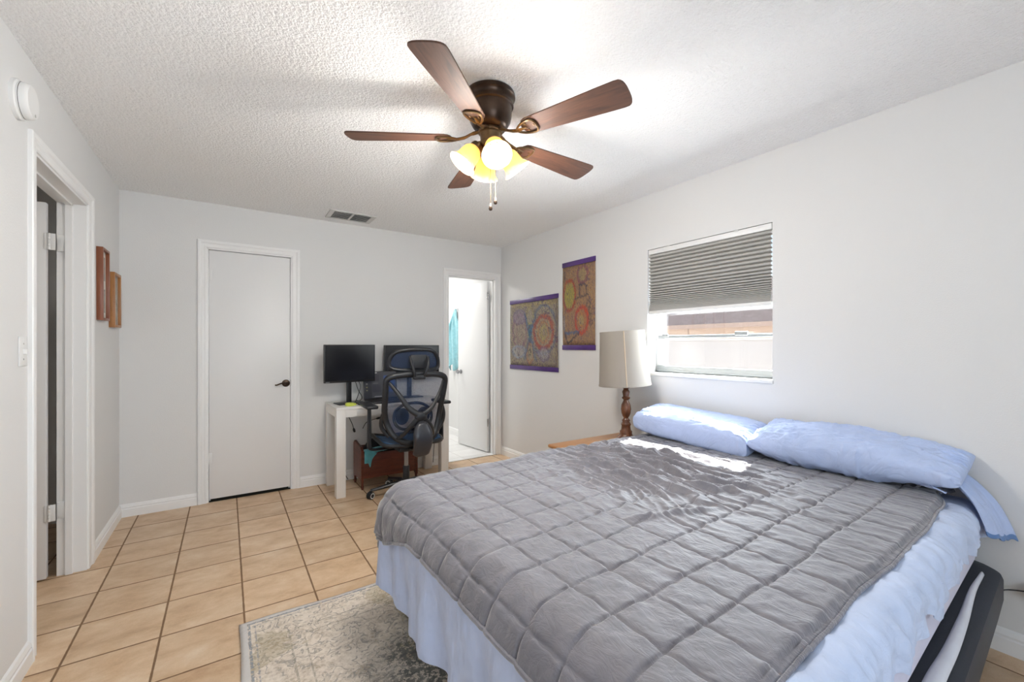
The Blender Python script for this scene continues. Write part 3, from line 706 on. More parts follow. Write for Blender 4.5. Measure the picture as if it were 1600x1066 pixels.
# pleated blind
bl = tag(empty('pleated_blind', (XR+0.022, (WY0+WY1)/2, 0)), 'grey pleated blind drawn halfway down the window beside the bed', 'blind')
hw = (WY1-WY0)/2-0.006
tag(MB().box((-0.020, -hw, 1.975), (0.025, hw, 2.012), 0.003).build('headrail', M['white_pl'], bl), 'white headrail')
for yy in (-hw+0.21, hw-0.18): MB().box((-0.024, yy-0.012, 2.004), (0.0, yy+0.012, 2.0135), 0.001).build('mounting_clip', M['white_pl'], bl)
zs = [1.975]; hgt = 0.0335
for i in range(26):
    step = 0.0335 if i < 8 else max(0.0062, 0.0335*(0.905**(i-7)))
    zs.append(zs[-1]-step)
ztarget = 1.545; k_ = (1.975-ztarget)/(1.975-zs[-1]); zs = [1.975-(1.975-z)*k_ for z in zs]
rows = []
for i, z in enumerate(zs):
    hstep = (zs[max(i-1, 0)]-z) if i else 0
    if i:
        zm = z+hstep*0.42
        rows.append((-0.019, zm+hstep*0.14)); rows.append((-0.020, zm)); rows.append((-0.017, zm-hstep*0.16))
    rows.append((0.004, z))
X = np.zeros((len(rows), 2, 3))
for i, (x, z) in enumerate(rows):
    X[i, 0] = (x, -hw+0.004, z); X[i, 1] = (x, hw-0.004, z)
o = gridobj('pleated_fabric', X, M['blind'], bl, thick=0.002)
for p in o.data.polygons: p.use_smooth = False
tag(MB().box((-0.021, -hw+0.002, 1.518), (0.012, hw-0.002, 1.545), 0.003).build('bottom_bar', M['white_pl'], bl), 'white bottom bar')

# ---------------------------------------------------------------- outside
struct(MB().box((XR+0.16, -8, -0.30), (40, 24, -0.25)).build('ground_outside', M['bounce_ground'], smooth=False))
fe = tag(empty('vinyl_fence', (6.2, 0, -0.25)), 'white solid fence outside, seen through the lower half of the window', 'fence')
MB().box((0, -4, 0.05), (0.04, 14, 1.60), 0.005).build('panel', M['fence'], fe)
MB().box((-0.02, -4, 1.60), (0.06, 14, 1.635), 0.005).build('top_rail', M['fence'], fe)
for yy in (-3.4, -0.4, 2.5, 5.4, 8.3, 11.2): MB().box((-0.03, yy-0.06, 0), (0.07, yy+0.06, 1.64), 0.006).build('post', M['fence'], fe)
nh = tag(empty('neighbour_house', (14, 0, -0.56)), 'peach stucco house with a brown shingle roof seen through the window', 'house')
MB().box((0, -6, 0), (8, 24, 2.62)).build('wall', M['stucco'], nh, smooth=False)
MB().box((-0.02, 9.28, 0.0), (0.02, 9.32, 2.6)).build('downpipe', M['stucco_trim'], nh, smooth=False)
rf = MB(); vv = [rf.bm.verts.new(p) for p in ((-0.6, -6.8, 2.52), (4, -6.8, 4.6), (4, 24.8, 4.6), (-0.6, 24.8, 2.52), (8.6, -6.8, 2.52), (8.6, 24.8, 2.52), )]
for f in ((0, 1, 2, 3), (1, 4, 5, 2), (0, 3, 5, 4), (0, 4, 1), (3, 2, 5)): rf.bm.faces.new([vv[i] for i in f])
rf.build('roof', M['shingle'], nh, smooth=False)
MB().box((-0.66, -6.8, 2.43), (-0.6, 24.8, 2.57)).build('fascia', M['stucco_trim'], nh, smooth=False)

# ---------------------------------------------------------------- ceiling vent, detector, switch
v = tag(empty('ceiling_vent', (0.925, 3.975, CE)), 'white rectangular air vent with two slatted halves on the ceiling above the desk', 'vent')
mb = MB()
W, D_ = 0.175, 0.115
for lo, hi in (((-W-0.02, -D_-0.01, -0.008), (W+0.02, -D_+0.012, 0)), ((-W-0.02, D_-0.012, -0.008), (W+0.02, D_+0.01, 0)), ((-W-0.02, -D_, -0.008), (-W+0.02, D_, 0)), ((W-0.02, -D_, -0.008), (W+0.02, D_, 0)), ((-0.009, -D_, -0.008), (0.009, D_, 0))):
    mb.box(lo, hi, 0.001)
mb.build('frame', M['vent'], v)
tag(MB().box((-W, -D_, -0.0015), (W, D_, -0.0005)).build('duct_shade_sheet', M['ventdark'], v), 'dark sheet for the shade behind the slats')  # flat dark sheet stands in for the shade inside the duct
for sx in (-1, 1):
    for k in range(7):
        yy = -D_+0.026+k*0.030
        MB().box((-0.071, -0.010, -0.0007), (0.071, 0.010, 0.0007), mtx=T(sx*0.082, yy, -0.0062) @ RX(25)).build('slat', M['vent'], v, smooth=False)
sd_ = tag(empty('smoke_detector', (XL, 2.385, 2.212)), 'round white smoke detector high on the left wall above the doorway', 'smoke detector')
MB().lathe([(0, 0), (0.074, 0), (0.074, 0.012), (0.070, 0.016), (0, 0.016)], 40, mtx=RY(90)).build('mounting_plate', M['white_pl'], sd_)
MB().lathe([(0.0, 0.0162), (0.066, 0.0162), (0.066, 0.019), (0.066, 0.030), (0.064, 0.040), (0.058, 0.046), (0.030, 0.048), (0, 0.048)], 40, mtx=RY(90)).build('cover', M['white_pl'], sd_)
MB().lathe([(0.0, 0.048), (0.006, 0.048), (0.006, 0.0495), (0, 0.0495)], 14, mtx=T(0, 0.012, -0.045) @ RY(90)).build('test_button', M['vent'], sd_)
MB().lathe([(0.0635, 0.0205), (0.0662, 0.0205), (0.0662, 0.0220), (0.0635, 0.0220)], 40, mtx=RY(90)).build('vent_slot', M['ventdark'], sd_)
sw = tag(empty('light_switch', (XL, 2.435, 1.255)), 'white light switch plate on the left wall beside the doorway', 'light switch')
MB().box((0, -0.036, -0.058), (0.006, 0.036, 0.058), 0.003).build('switch_plate', M['white_pl'], sw)
MB().box((0.0, -0.005, -0.011), (0.017, 0.005, 0.009), 0.002).build('toggle', M['white_pl'], sw)
for zz in (0.03, -0.03): MB().lathe([(0, 0), (0.003, 0), (0.003, 0.007), (0, 0.0075)], 10, mtx=T(0, 0, zz) @ RY(90)).build('screw', M['alum'], sw)

# ---------------------------------------------------------------- picture frames on left wall
def picture(name, label, y0, y1, z0, z1, depth, bar, mat, double, tilt):
    t = tag(empty(name, (XL, (y0+y1)/2, (z0+z1)/2)), label, 'picture frame')
    t.rotation_euler = (R(tilt), 0, 0)
    a, b = (y1-y0)/2, (z1-z0)/2
    mb = MB()
    mb.box((0.0, -a, -b), (depth, -a+bar, b), 0.002); mb.box((0.0, a-bar, -b), (depth, a, b), 0.002)
    mb.box((0.0, -a+bar*0.9, b-bar), (depth, a-bar*0.9, b), 0.002); mb.box((0.0, -a+bar*0.9, -b), (depth, a-bar*0.9, -b+bar), 0.002)
    mb.build('frame', mat, t)
    MB().box((0.002, -a+bar*0.5, -b+bar*0.5), (depth*0.45, a-bar*0.5, b-bar*0.5)).build('mat_board', M['paper'], t, smooth=False)
    if double:
        for s_ in (-1, 1):
            MB().box((depth*0.45, -a+bar+0.022, s_*b*0.45-b*0.33), (depth*0.45+0.001, a-bar-0.022, s_*b*0.45+b*0.33)).build('print', M['photo'], t, smooth=False)
    else:
        MB().box((depth*0.45, -a+bar, -b+bar), (depth*0.45+0.001, a-bar, b-bar)).build('print', M['photo'], t, smooth=False)
    return t
picture('picture_frame', 'taller reddish wooden picture frame with two prints, the one nearer the doorway', 3.572, 3.752, 1.437, 1.888, 0.032, 0.016, M['cherry'], True, 0.6)
picture('picture_frame', 'lower golden wooden picture frame with one pale print, the one nearer the corner', 3.900, 4.112, 1.405, 1.782, 0.032, 0.018, M['oakframe'], False, 1.2)

# ---------------------------------------------------------------- two drawings on right wall
def drawing(name, label, y_far, y_near, z0, z1, mat, strip):
    t = tag(empty(name, (XR, y_far, z0), -PI/2), label, 'wall hanging')
    w, h_ = y_far-y_near, z1-z0
    # local: x runs towards the camera side (u), -y... sheet stands 2 mm off the wall
    n = 24; m_ = 16
    X = np.zeros((n, m_, 3)); u = np.linspace(0, 1, n)[:, None]; v_ = np.linspace(0, 1, m_)[None, :]
    X[..., 0] = u*w; X[..., 2] = strip+v_*(h_-2*strip)
    X[..., 1] = -0.004-0.004*np.abs(np.sin(u*7+v_*3))
    gridobj('paper_sheet', X, mat, t, thick=0.0008)
    for zz in (0, h_-strip):
        MB().box((-0.002, -0.012, zz), (w+0.002, -0.001, zz+strip), 0.002).build('hanging_strip', M['purple'], t)
    return t
drawing('crayon_drawing', 'wider crayon drawing with purple strips hanging nearer the bathroom doorway', 4.044, 3.198, 1.018, 1.791, M['draw_wide'], 0.045)
drawing('crayon_drawing', 'tall narrow crayon drawing with purple strips hanging nearer the table lamp', 3.131, 2.694, 1.239, 2.070, M['draw_tall'], 0.045)

# ---------------------------------------------------------------- rug
rg = tag(empty('area_rug', (0.047, 2.292, 0)), 'distressed cream and grey rug lying partly under the foot of the bed', 'rug')
n, m_ = 90, 130
X = np.zeros((n, m_, 3)); a = np.linspace(0, 1.50, n)[:, None]; b = np.linspace(0, 2.55, m_)[None, :]
X[..., 0] = a+0.004*np.sin(b*9); X[..., 1] = -b+0.004*np.sin(a*11); X[..., 2] = 0.010+0.0015*fbm(a*6, b*6, 3)
X[..., 2] *= 0.35+0.65*sst(0, 0.012, np.minimum(np.minimum(a, 1.5-a), np.minimum(b, 2.55-b)))
gridobj('rug_pile', X, M['rug'], rg, thick=0.006)

# ---------------------------------------------------------------- bed
def skew(o, k=0.035):
    """the bed stands slightly askew: y shifts with the distance from the headboard wall"""
    m = Matrix.Identity(4); m[1][0] = k; m[1][3] = -k*2.62
    for c in ([o]+list(o.children)):
        if c.type == 'MESH': c.data.transform(m)
    return o
FX, HX, NY, FY = 0.585, 2.62, 0.38, 2.03     # foot, head, near side, far side (bed frame)
# upholstered platform
bb = tag(empty('platform_bed'), 'black upholstered platform base under the mattress', 'bed')
prof = [(0.09, 0.06), (0.045, 0.10), (0.015, 0.17), (0.0, 0.26), (0.0, 0.335), (0.006, 0.352), (0.022, 0.360), (0.10, 0.362)]
x0, x1, y0, y1 = 0.665, 2.665, 0.318, 2.00
rings = []
for ins, z in prof:
    r_ = 0.085; ring = []
    ax0, ax1, ay0, ay1 = x0+ins, x1-ins*0.35, y0+ins, y1-ins
    for (cx, cy, a0) in ((ax1-r_, ay1-r_, 0), (ax0+r_, ay1-r_, 90), (ax0+r_, ay0+r_, 180), (ax1-r_, ay0+r_, 270)):
        for k in range(9): ring.append((cx+r_*math.cos(R(a0+k*90/8)), cy+r_*math.sin(R(a0+k*90/8)), z))
    rings.append(ring)
mb = MB(); V = [[mb.bm.verts.new(p) for p in rg_] for rg_ in rings]
for a, b in zip(V, V[1:]):
    for k in range(len(a)): mb.bm.faces.new((a[k], a[(k+1) % len(a)], b[(k+1) % len(a)], b[k]))
mb.bm.faces.new(V[0]); mb.bm.faces.new(V[-1])
mb.build('platform', M['base'], bb)
for (lx, ly) in ((0.85, 0.62), (0.85, 1.80), (2.45, 0.62), (2.45, 1.80)):
    zb = 0.014 if lx < 1.5 else 0.0
    MB().lathe([(0, zb), (0.025, zb), (0.030, 0.09), (0, 0.09)], 16, mtx=T(lx, ly, 0)).build('leg', M['black'], bb)
skew(bb, 0.050)

# mattress
mt = tag(empty('mattress'), 'pale lavender mattress, its side bare beneath the blue sheet', 'mattress')
MB().box((FX+0.02, NY+0.012, 0.364), (HX-0.01, FY-0.01, 0.612), 0.05, seg=5).build('mattress_body', M['lavender'], mt)
skew(mt, 0.042)
# loose white strap lying on the platform edge
st = MB(); X = np.zeros((60, 5, 3))
for i in range(60):
    t = i/59; x = 2.50-1.75*t
    yc = 0.371-0.050*(2.50-x)/0.9 + 0.003*math.sin(x*9); w_ = 0.007+0.018*min(1, t*1.8)
    for j in range(5):
        q = (j/4-0.5)*2
        X[i, j] = (x, yc-0.006-q*w_*0.8, 0.3685+0.010*math.sin((j/4)*PI)+0.003*math.sin(x*17))
tag(gridobj('mattress_strap', X, M['strap'], None, thick=0.003, offset=0), 'loose white fabric strip lying along the black bed base edge', 'strap')

def drape(A, B, x0, x1, y0, y1, ztop, r, H, outx=0.0):
    """cloth point (A along x, B along y) over a box top -> position and normal; H outward offset"""
    qx = np.clip(A, x0+r, x1-r); qy = np.clip(B, y0+r, y1-r)
    ex, ey = A-qx, B-qy; L_ = np.sqrt(ex**2+ey**2)+1e-9
    dx, dy = ex/L_, ey/L_
    th = np.minimum(L_/r, PI/2); dn = np.maximum(L_-r*PI/2, 0)
    out = r*np.sin(th); dwn = r*(1-np.cos(th))+dn
    nx, ny, nz = dx*np.sin(th), dy*np.sin(th), np.cos(th)
    P = np.stack([qx+dx*out, qy+dy*out, ztop-dwn], -1)
    Nn = np.stack([nx, ny, nz], -1)
    return P+Nn*H[..., None], Nn, L_, dn

# fitted / hanging blue sheet
sh = tag(empty('bed_sheet'), 'light blue sheet over the mattress, hanging in folds at the foot of the bed', 'sheet')
# part 1: top with near side drop
nA, nB = 300, 150
A = np.linspace(FX+0.08, HX+0.0, nA)[:, None]*np.ones((1, nB)); B0 = np.linspace(0, 1, nB)[None, :]*np.ones((nA, 1))
wav = 0.012*np.sin(A*23)+0.010*np.sin(A*41+1)+0.03*fbm(A*6, A*0+2, 5)
drop = 0.098+0.04*sst(1.7, 0.9, A)+wav
lowB = NY+0.02-drop
B = lowB+(1.55-lowB)*(B0**1.6)
edge = sst(NY+0.22, NY-0.02, B)
wr = 0.016*np.abs(fbm(A*5+3*B, B*9+A*2, 11, 4))+0.010*fbm(A*18, B*12, 13, 3)
gather = 0.0045*np.sin(A*70+5*fbm(A*4, B*4, 9))*sst(NY+0.14, NY-0.08, B)+0.004*np.sin(A*31+12*B)*edge
H = 0.010+wr*(0.25+0.9*edge)+gather
P, Nn, L_, dn = drape(A, B, 0.3, HX+0.05, NY, FY, 0.618, 0.06, H)
P[..., 1] -= 0.012*sst(0.02, 0.1, dn)*0
gridobj('sheet_top', P, M['sheet'], sh, thick=0.002)
# part 2: foot and far corner hanging
nA, nB = 170, 420
A0 = np.linspace(0, 1, nA)[:, None]*np.ones((1, nB)); B = np.linspace(NY+0.04, FY-0.062, nB)[None, :]*np.ones((nA, 1))
hang = 0.275+0.025*np.sin(B*5)+0.02*fbm(B*3, B*0+1, 21)
# foot face param: from top (s=0) down
s_ = A0; zt = 0.590
X = np.zeros((nA, nB, 3))
zz = zt-s_*(hang+0.09)
fold = sst(0.05, 0.9, s_)*(0.016*np.sin(B*17+1.5*np.sin(B*5))+0.010*np.sin(B*39+2*s_)+0.020*fbm(B*4, s_*1.5, 31))
foldf = 0.004*fbm(B*30, s_*4, 35)
X[..., 0] = FX-0.006-0.012*s_-fold-foldf; X[..., 1] = B+0.012*np.sin(B*9)*s_; X[..., 2] = zz
r_ = 0.06; top = np.clip((zz-(zt-r_))/r_, 0, 1); X[..., 0] += r_*(1-np.sqrt(np.maximum(1-top**2, 0)))*0.9
gridobj('sheet_hanging_foot', X, M['skirt'], sh, thick=0.002)
# far corner return and far side
nB = 200; s2 = np.linspace(0, 1, 60)[:, None]*np.ones((1, nB)); tt = np.linspace(0, 1, nB)[None, :]*np.ones((60, 1))
ang = np.clip(tt/0.14, 0, 1)*PI/2; rc = 0.095
X = np.zeros((60, nB, 3))
X[..., 0] = FX-0.006-0.012*s2+rc*(1-np.cos(ang))+np.clip(tt-0.14, 0, 1)*2.15
X[..., 1] = FY-0.065+rc*np.sin(ang)
X[..., 1] += s2*(0.012*np.sin(tt*60)+0.01*np.sin(tt*31+1))
X[..., 0] -= s2*(1-np.clip(tt/0.14, 0, 1))*0.012*np.sin(tt*80)
X[..., 2] = 0.575-s2*(0.37+0.02*np.sin(tt*9))
gridobj('sheet_hanging_side', X, M['skirt'], sh, thick=0.002)
skew(sh)

# quilted weighted blanket
PIT = 0.1445
qb = tag(empty('quilted_blanket'), 'grey quilted blanket stitched in squares spread over the bed', 'blanket')
nA, nB = 500, 420
HEAD = 2.585
A = np.linspace(FX+0.01-0.052, HEAD, nA)[:, None]*np.ones((1, nB))
B = np.linspace(0.455, FY+0.20, nB)[None, :]*np.ones((nA, 1))
# the near head corner is cut round, the near edge waves a little
u_ = (B-B.min())/(B.max()-B.min())
nearoff = 0.006*np.sin(A*6)+0.003*np.sin(A*14+1)+0.060*sst(2.30, 2.60, A)**2
B = B+nearoff*(1-u_)**3
A = A-0.10*((HEAD-A)/(HEAD-FX))**3*sst(1.55, 1.97, B)
# quilting puffs
U = (A-(FX+0.015))/PIT; V = (B-0.462)/PIT
warpU = 0.10*fbm(A*3, B*3, 41)+0.02*fbm(A*11, B*11, 43); warpV = 0.10*fbm(A*3, B*3, 47)+0.02*fbm(A*11, B*11, 49)
pu = np.abs(np.sin(PI*(U+warpU))); pv = np.abs(np.sin(PI*(V+warpV)))
puff = (1-np.exp(-pu*14.0))*(1-np.exp(-pv*14.0))*0.80+0.20*(pu*pv)**0.5
puff += 0.22*np.sin(85*A+3*np.sin(9*B))*np.exp(-(pv/0.35)**2)*sst(0.0, 0.2, pv)+0.22*np.sin(80*B+3*np.sin(8*A))*np.exp(-(pu/0.35)**2)*sst(0.0, 0.2, pu)
# wrinkles: bunched folds in the middle towards the pillows, running along the width
mask = np.exp(-(((A-1.86)/0.50)**2+((B-1.42)/0.50)**2)**1.3)*sst(2.34, 2.10, A)
mask2 = sst(1.05, 1.9, A)*0.35+0.10
wx = A+0.11*fbm(A*2.6, B*2.4, 51)+0.035*fbm(A*7, B*6, 53)
def ridge(x, p=1.6): return (1-np.abs(2*(x-np.floor(x))-1))**p
w1_ = ridge(wx*11+0.7*B+0.8*fbm(A*3, B*2.2, 55), 1.9); w2_ = ridge(wx*21-1.1*B+0.8*fbm(A*5, B*3, 57), 1.6); w3_ = ridge(wx*5.5-1.5*B+0.8*fbm(A*3, B*2, 59), 2.6)
brk = 0.35+0.65*sst(-0.25, 0.25, fbm(A*6, B*3.0, 61))
wrk = (0.034*w1_*brk+0.018*w2_+0.019*w3_)*mask + (0.0055*w2_+0.0045*w1_*brk)*mask2
wrk += 0.010*np.clip(fbm(A*3.5, B*3.5, 65), -1, 1)*(0.3+mask)
diag = np.exp(-((B-1.0-(1.42-A)*0.35)/0.018)**2)*sst(1.12, 1.25, A)*sst(1.62, 1.45, A)
wrk += 0.014*diag
edgefade = sst(0, 0.02, np.minimum(np.minimum(u_*1.745, HEAD-A+0.004), A-A.min()))
H = 0.022+(0.0118*puff*(1-0.55*mask)+wrk)*(0.25+0.75*edgefade)-0.006*(1-edgefade)
H += 0.004*fbm(A*22, B*22, 71, 3)*(0.4+0.6*puff)
# soft billow so that the far side swells over the mattress edge
H += (0.012+0.026*np.exp(-((A-1.3)/0.45)**2))*np.exp(-((B-FY-0.02)/0.13)**2)*(0.75+0.25*np.sin(A*9))
P, Nn, L_, dn = drape(A, B, FX, HEAD+0.3, 0.2, FY, 0.622, 0.10, H)
# far side hem ruffles, foot hem ruffles
P[..., 1] += 0.015*np.sin(A*17)*sst(0.0, 0.12, dn)*(B > FY-0.1)
P[..., 0] -= 0.010*(np.sin(PI*(V+warpV)*1.0)**2)*sst(0.0, 0.06, dn)*(A < FX+0.1)
gridobj('blanket_top', P, M['quilt'], qb, thick=0.007)
# bound edge
edge_pts = [tuple(P[i, 0]+np.array([0, -0.002, -0.006])) for i in range(0, nA, 3)]
MB().tube(edge_pts, 0.0065, 8).build('edge_binding', M['quilt'], qb)
edge_pts = [tuple(P[0, j]+np.array([-0.001, 0, -0.001])) for j in range(0, nB, 3)]
MB().tube(edge_pts, 0.0065, 8).build('edge_binding', M['quilt'], qb)
# turned up corner at the head
skew(qb)
qc = np.zeros((24, 16, 3))
for i in range(24):
    for j in range(16):
        a = i/23; b = j/15
        qc[i, j] = (2.50+0.11*a, 0.475+0.12*b-0.02*a, 0.655+0.055*math.sin(PI*min(1, b*1.1))*(0.4+0.6*a)+0.008*math.sin(b*14+a*5))
gridobj('blanket_corner', qc, M['quilt'], qb, thick=0.008)

# pillows
def pillow(name, label, w, l, h, px, boxy, seed, loc, rot, wr_amp, taper=0.0):
    """w along x, l along y, h height"""
    t = tag(empty(name), label, 'pillow', 'bed pillows')
    n, m_ = 170, 110
    def face(sgn):
        u = np.linspace(-1, 1, n)[:, None]*np.ones((1, m_)); v = np.linspace(-1, 1, m_)[None, :]*np.ones((n, 1))
        u = np.sign(u)*(1-(1-np.abs(u))**1.35); v = np.sign(v)*(1-(1-np.abs(v))**1.35)
        pr = (1-np.abs(u)**px)*(1-np.abs(v)**px); th = pr**boxy*(1-taper*sst(0.1, -1.0, u))
        pinch = 1-0.10*(np.abs(u)**2)*(np.abs(v)**6)*0-0.05*(1-np.abs(v))*(np.abs(u)**4)
        X = np.zeros((n, m_, 3)); X[..., 1] = u*l/2*(1-0.04*(1-v**2)*0); X[..., 0] = v*w/2*pinch
        X[..., 2] = sgn*th*h/2
        d = wr_amp*(np.abs(fbm(u*4+2*v, v*2.2+u, seed, 4))+0.5*fbm(u*11+v*2, v*4, seed+3, 3))
        d += wr_amp*1.1*np.sin(26*v+10*fbm(u*2, v*2, seed+5))*np.exp(-((1-np.abs(u))/0.16)**2)*0.5
        q_ = v*2.2+0.9*u+1.3*fbm(u*2.5, v*1.5, seed+9); d += wr_amp*0.45*(1-np.abs(2*(q_-np.floor(q_))-1))**3*np.clip(fbm(u*3, v*2, seed+12)*3+0.5, 0, 1)
        q_ = u*7+1.5*v+1.6*fbm(u*2, v*2, seed+15); d += wr_amp*0.30*(1-np.abs(2*(q_-np.floor(q_))-1))**3*np.clip(fbm(u*4, v*2, seed+18)*3+0.4, 0, 1)
        X[..., 2] += sgn*d*np.minimum(th*1.5, 1)
        X[..., 0] += d*0.6*np.sin(u*9)
        return X
    for nm, sg in (('pillowcase', 1), ('pillowcase', -1)): pass
    top = face(1); bot = face(-1)
    mb = MB(); mb.grid(top); mb.grid(bot)
    bmesh.ops.remove_doubles(mb.bm, verts=mb.bm.verts[:], dist=0.0008)
    o = mb.build('pillowcase', M['pillow'], t, angle=180)
    t.location = loc; t.rotation_euler = rot
    return t
p1 = pillow('pillow', 'blue pillow in the sun beneath the window, at the far side of the bed', 0.30, 0.77, 0.155, 6, 0.20, 3, (2.515, 1.615, 0.756), (R(3.0), R(-10), R(1.5)), 0.009)
p2 = pillow('pillow', 'longer blue pillow at the near side of the bed by the right wall', 0.31, 0.82, 0.180, 3.2, 0.40, 23, (2.525, 0.815, 0.768), (0, R(-12), R(1.0)), 0.020, 0.22)
# open pillowcase end of the near pillow, spilling over the bed corner
n, m_ = 60, 44
X = np.zeros((n, m_, 3)); idx = np.zeros((n-1, m_-1), int)
path = smooth_path([(0, 0.47, 0.745), (0, 0.415, 0.700), (0, 0.375, 0.655), (0, 0.345, 0.610), (0, 0.318, 0.545), (0, 0.300, 0.485)], 12)
for i in range(n):
    p = path[min(int(i/(n-1)*(len(path)-1)), len(path)-1)]
    for j in range(m_):
        s1_ = i/(n-1); q = j/(m_-1)
        x = 2.44+0.225*q+0.02*s1_
        X[i, j] = (x, p[1]+0.03*(1-q)*s1_*1.0+0.012*math.sin(q*11+1)*s1_+0.004*math.sin(q*25), p[2]+(0.055*(1-q)**1.5)*s1_*0.9+0.010*math.sin(q*11+2)*(1-s1_)+0.004*math.sin(q*31+s1_*7))
    if i >= n-4: pass
idx[-4:, :] = 1
fl = gridobj('pillowcase_end', X, None, p2, thick=0.003, mats=[M['pillow'], M['hem']], matidx=idx)
bpy.context.view_layer.update()
fl.matrix_parent_inverse = p2.matrix_world.inverted()
tag(fl, 'loose pillowcase end with a darker hem over the bed corner')
# corner tip of that pillowcase
n, m_ = 26, 16
X = np.zeros((n, m_, 3))
for i in range(n):
    for j in range(m_):
        s1_ = i/(n-1); q = (j/(m_-1)-0.5)
        X[i, j] = (2.43-0.035*s1_+0.02*q, 0.60-0.155*s1_+0.11*q*(1-s1_), 0.705-0.022*s1_+0.05*(1-s1_)*math.cos(q*PI)*0.5+0.012*math.sin(q*9)*(1-s1_)+0.005)
fl2 = gridobj('pillowcase_tip', X, M['pillow'], p2, thick=0.003)
fl2.matrix_parent_inverse = p2.matrix_world.inverted()

# ---------------------------------------------------------------- nightstand and table lamp
ns = tag(empty('nightstand', (2.265, 2.232, 0)), 'honey brown wooden nightstand beyond the bed, under the table lamp', 'nightstand')
MB().box((-0.375, -0.125, 0.555), (0.375, 0.135, 0.580), 0.012, seg=3).build('table_top', M['nightwood'], ns)
MB().box((-0.35, -0.110, 0.40), (0.35, 0.120, 0.555), 0.003).build('drawer_case', M['nightwood'], ns)
MB().box((-0.37, -0.10, 0.42), (-0.35, 0.11, 0.54), 0.003).build('drawer_front', M['nightwood'], ns)
for sx in (-0.33, 0.33):
    for sy in (-0.10, 0.10): MB().tube([(sx, sy, 0), (sx, sy, 0.41)], [0.014, 0.021], 8).build('leg', M['nightwood'], ns)
LZ = 0.58
tl = tag(empty('table_lamp', (2.484, 2.170, LZ)), 'table lamp with a cream drum shade and turned dark wooden stem', 'table lamp')
pr = [(0, 0), (0.062, 0), (0.064, 0.012), (0.058, 0.022), (0.050, 0.028), (0.044, 0.045), (0.046, 0.058), (0.036, 0.070), (0.032, 0.10), (0.037, 0.108), (0.033, 0.118), (0.026, 0.128),
      (0.030, 0.140), (0.020, 0.152), (0.017, 0.160), (0.026, 0.172), (0.034, 0.195), (0.038, 0.225), (0.034, 0.255), (0.022, 0.282), (0.018, 0.292), (0.028, 0.302), (0.031, 0.310), (0.022, 0.318),
      (0.024, 0.335), (0.028, 0.352), (0.022, 0.366), (0.017, 0.374), (0.028, 0.382), (0.030, 0.390), (0.018, 0.398), (0.0, 0.40)]
MB().lathe(pr, 36).build('stem', M['lampwood'], tl, angle=60)
tag(MB().lathe([(0, 0.4005), (0.013, 0.4005), (0.013, 0.445), (0.017, 0.45), (0.017, 0.50), (0, 0.505)], 20).build('socket', M['white_pl'], tl), 'white socket')
SB, STP = 0.405, 0.805
sm = T(0, 0, 0) @ T(-0.012, 0.0, 0) @ Matrix.Rotation(R(-3.2), 4, Vector((0.557, 0.83, 0)).normalized() )
sm = T(0, 0, SB) @ sm @ T(0, 0, -SB)
shd = MB(); ring = []
for (r_, z) in ((0.190, SB), (0.186, SB+0.04), (0.180, SB+0.12), (0.174, SB+0.22), (0.166, SB+0.33), (0.162, STP)): ring.append((r_, z))
inner = [(r_-0.002, z) for r_, z in ring][::-1]
shd.lathe(ring+inner+[ring[0]], 64, mtx=sm, cap=False)
so = shd.build('lamp_shade', M['lampshade'], tl)
for (r_, z) in ((0.1905, SB+0.004), (0.1625, STP-0.004)):
    MB().lathe([(r_-0.004, z-0.006), (r_+0.0012, z-0.006), (r_+0.0012, z+0.006), (r_-0.004, z+0.006), (r_-0.004, z-0.006)], 64, mtx=sm, cap=False).build('shade_rim', M['lampshade'], so)
aa = math.atan2(-0.72, -0.70)
def seam_at(z): 
    r_ = np.interp(z, [q[1] for q in ring], [q[0] for q in ring])+0.0015
    return (r_*math.cos(aa), r_*math.sin(aa), z)
tag(MB().tube([seam_at(SB+k*0.4/10) for k in range(11)], 0.0028, 6, mtx=sm).build('seam', M['lampshade_trim'], so), 'brown seam down the shade')
hp = MB(); hp.tube(smooth_path([(0.017, 0, 0.46), (0.05, 0, 0.56), (0.045, 0, 0.70), (0, 0, 0.77)], 6), 0.0018, 6).tube(smooth_path([(-0.017, 0, 0.46), (-0.05, 0, 0.56), (-0.045, 0, 0.70), (0, 0, 0.77)], 6), 0.0018, 6)
for k in range(3): hp.tube([(0, 0, 0.772), (0.158*math.cos(k*2.094), 0.158*math.sin(k*2.094), 0.79)], 0.0018, 6)
hp.build('harp', M['chrome'], tl)
MB().sphere((0, 0, 0.555), 0.032, sz=1.2).build('bulb', M['white_pl'], tl)

# ---------------------------------------------------------------- ceiling fan
FC = (1.012, 1.690)
fan = tag(empty('ceiling_fan', (FC[0], FC[1], CE)), 'dark bronze ceiling fan with five wooden blades and four lit glass shades', 'ceiling fan')
MB().lathe([(0, 0), (0.112, 0), (0.116, -0.008), (0.116, -0.020), (0.108, -0.026), (0.104, -0.045), (0.108, -0.052), (0.108, -0.058), (0.100, -0.062), (0.099, -0.100), (0.094, -0.125), (0.082, -0.148), (0.070, -0.162), (0, -0.163)], 56).build('motor_housing', M['bronze'], fan, angle=50)
MB().lathe([(0, -0.1635), (0.052, -0.1635), (0.056, -0.168), (0.056, -0.180), (0.048, -0.184), (0.045, -0.215), (0.050, -0.225), (0.050, -0.240), (0.038, -0.256), (0.018, -0.266), (0, -0.268)], 40).build('light_kit_hub', M['iron'], fan, angle=50)
AZ0 = 2.5876
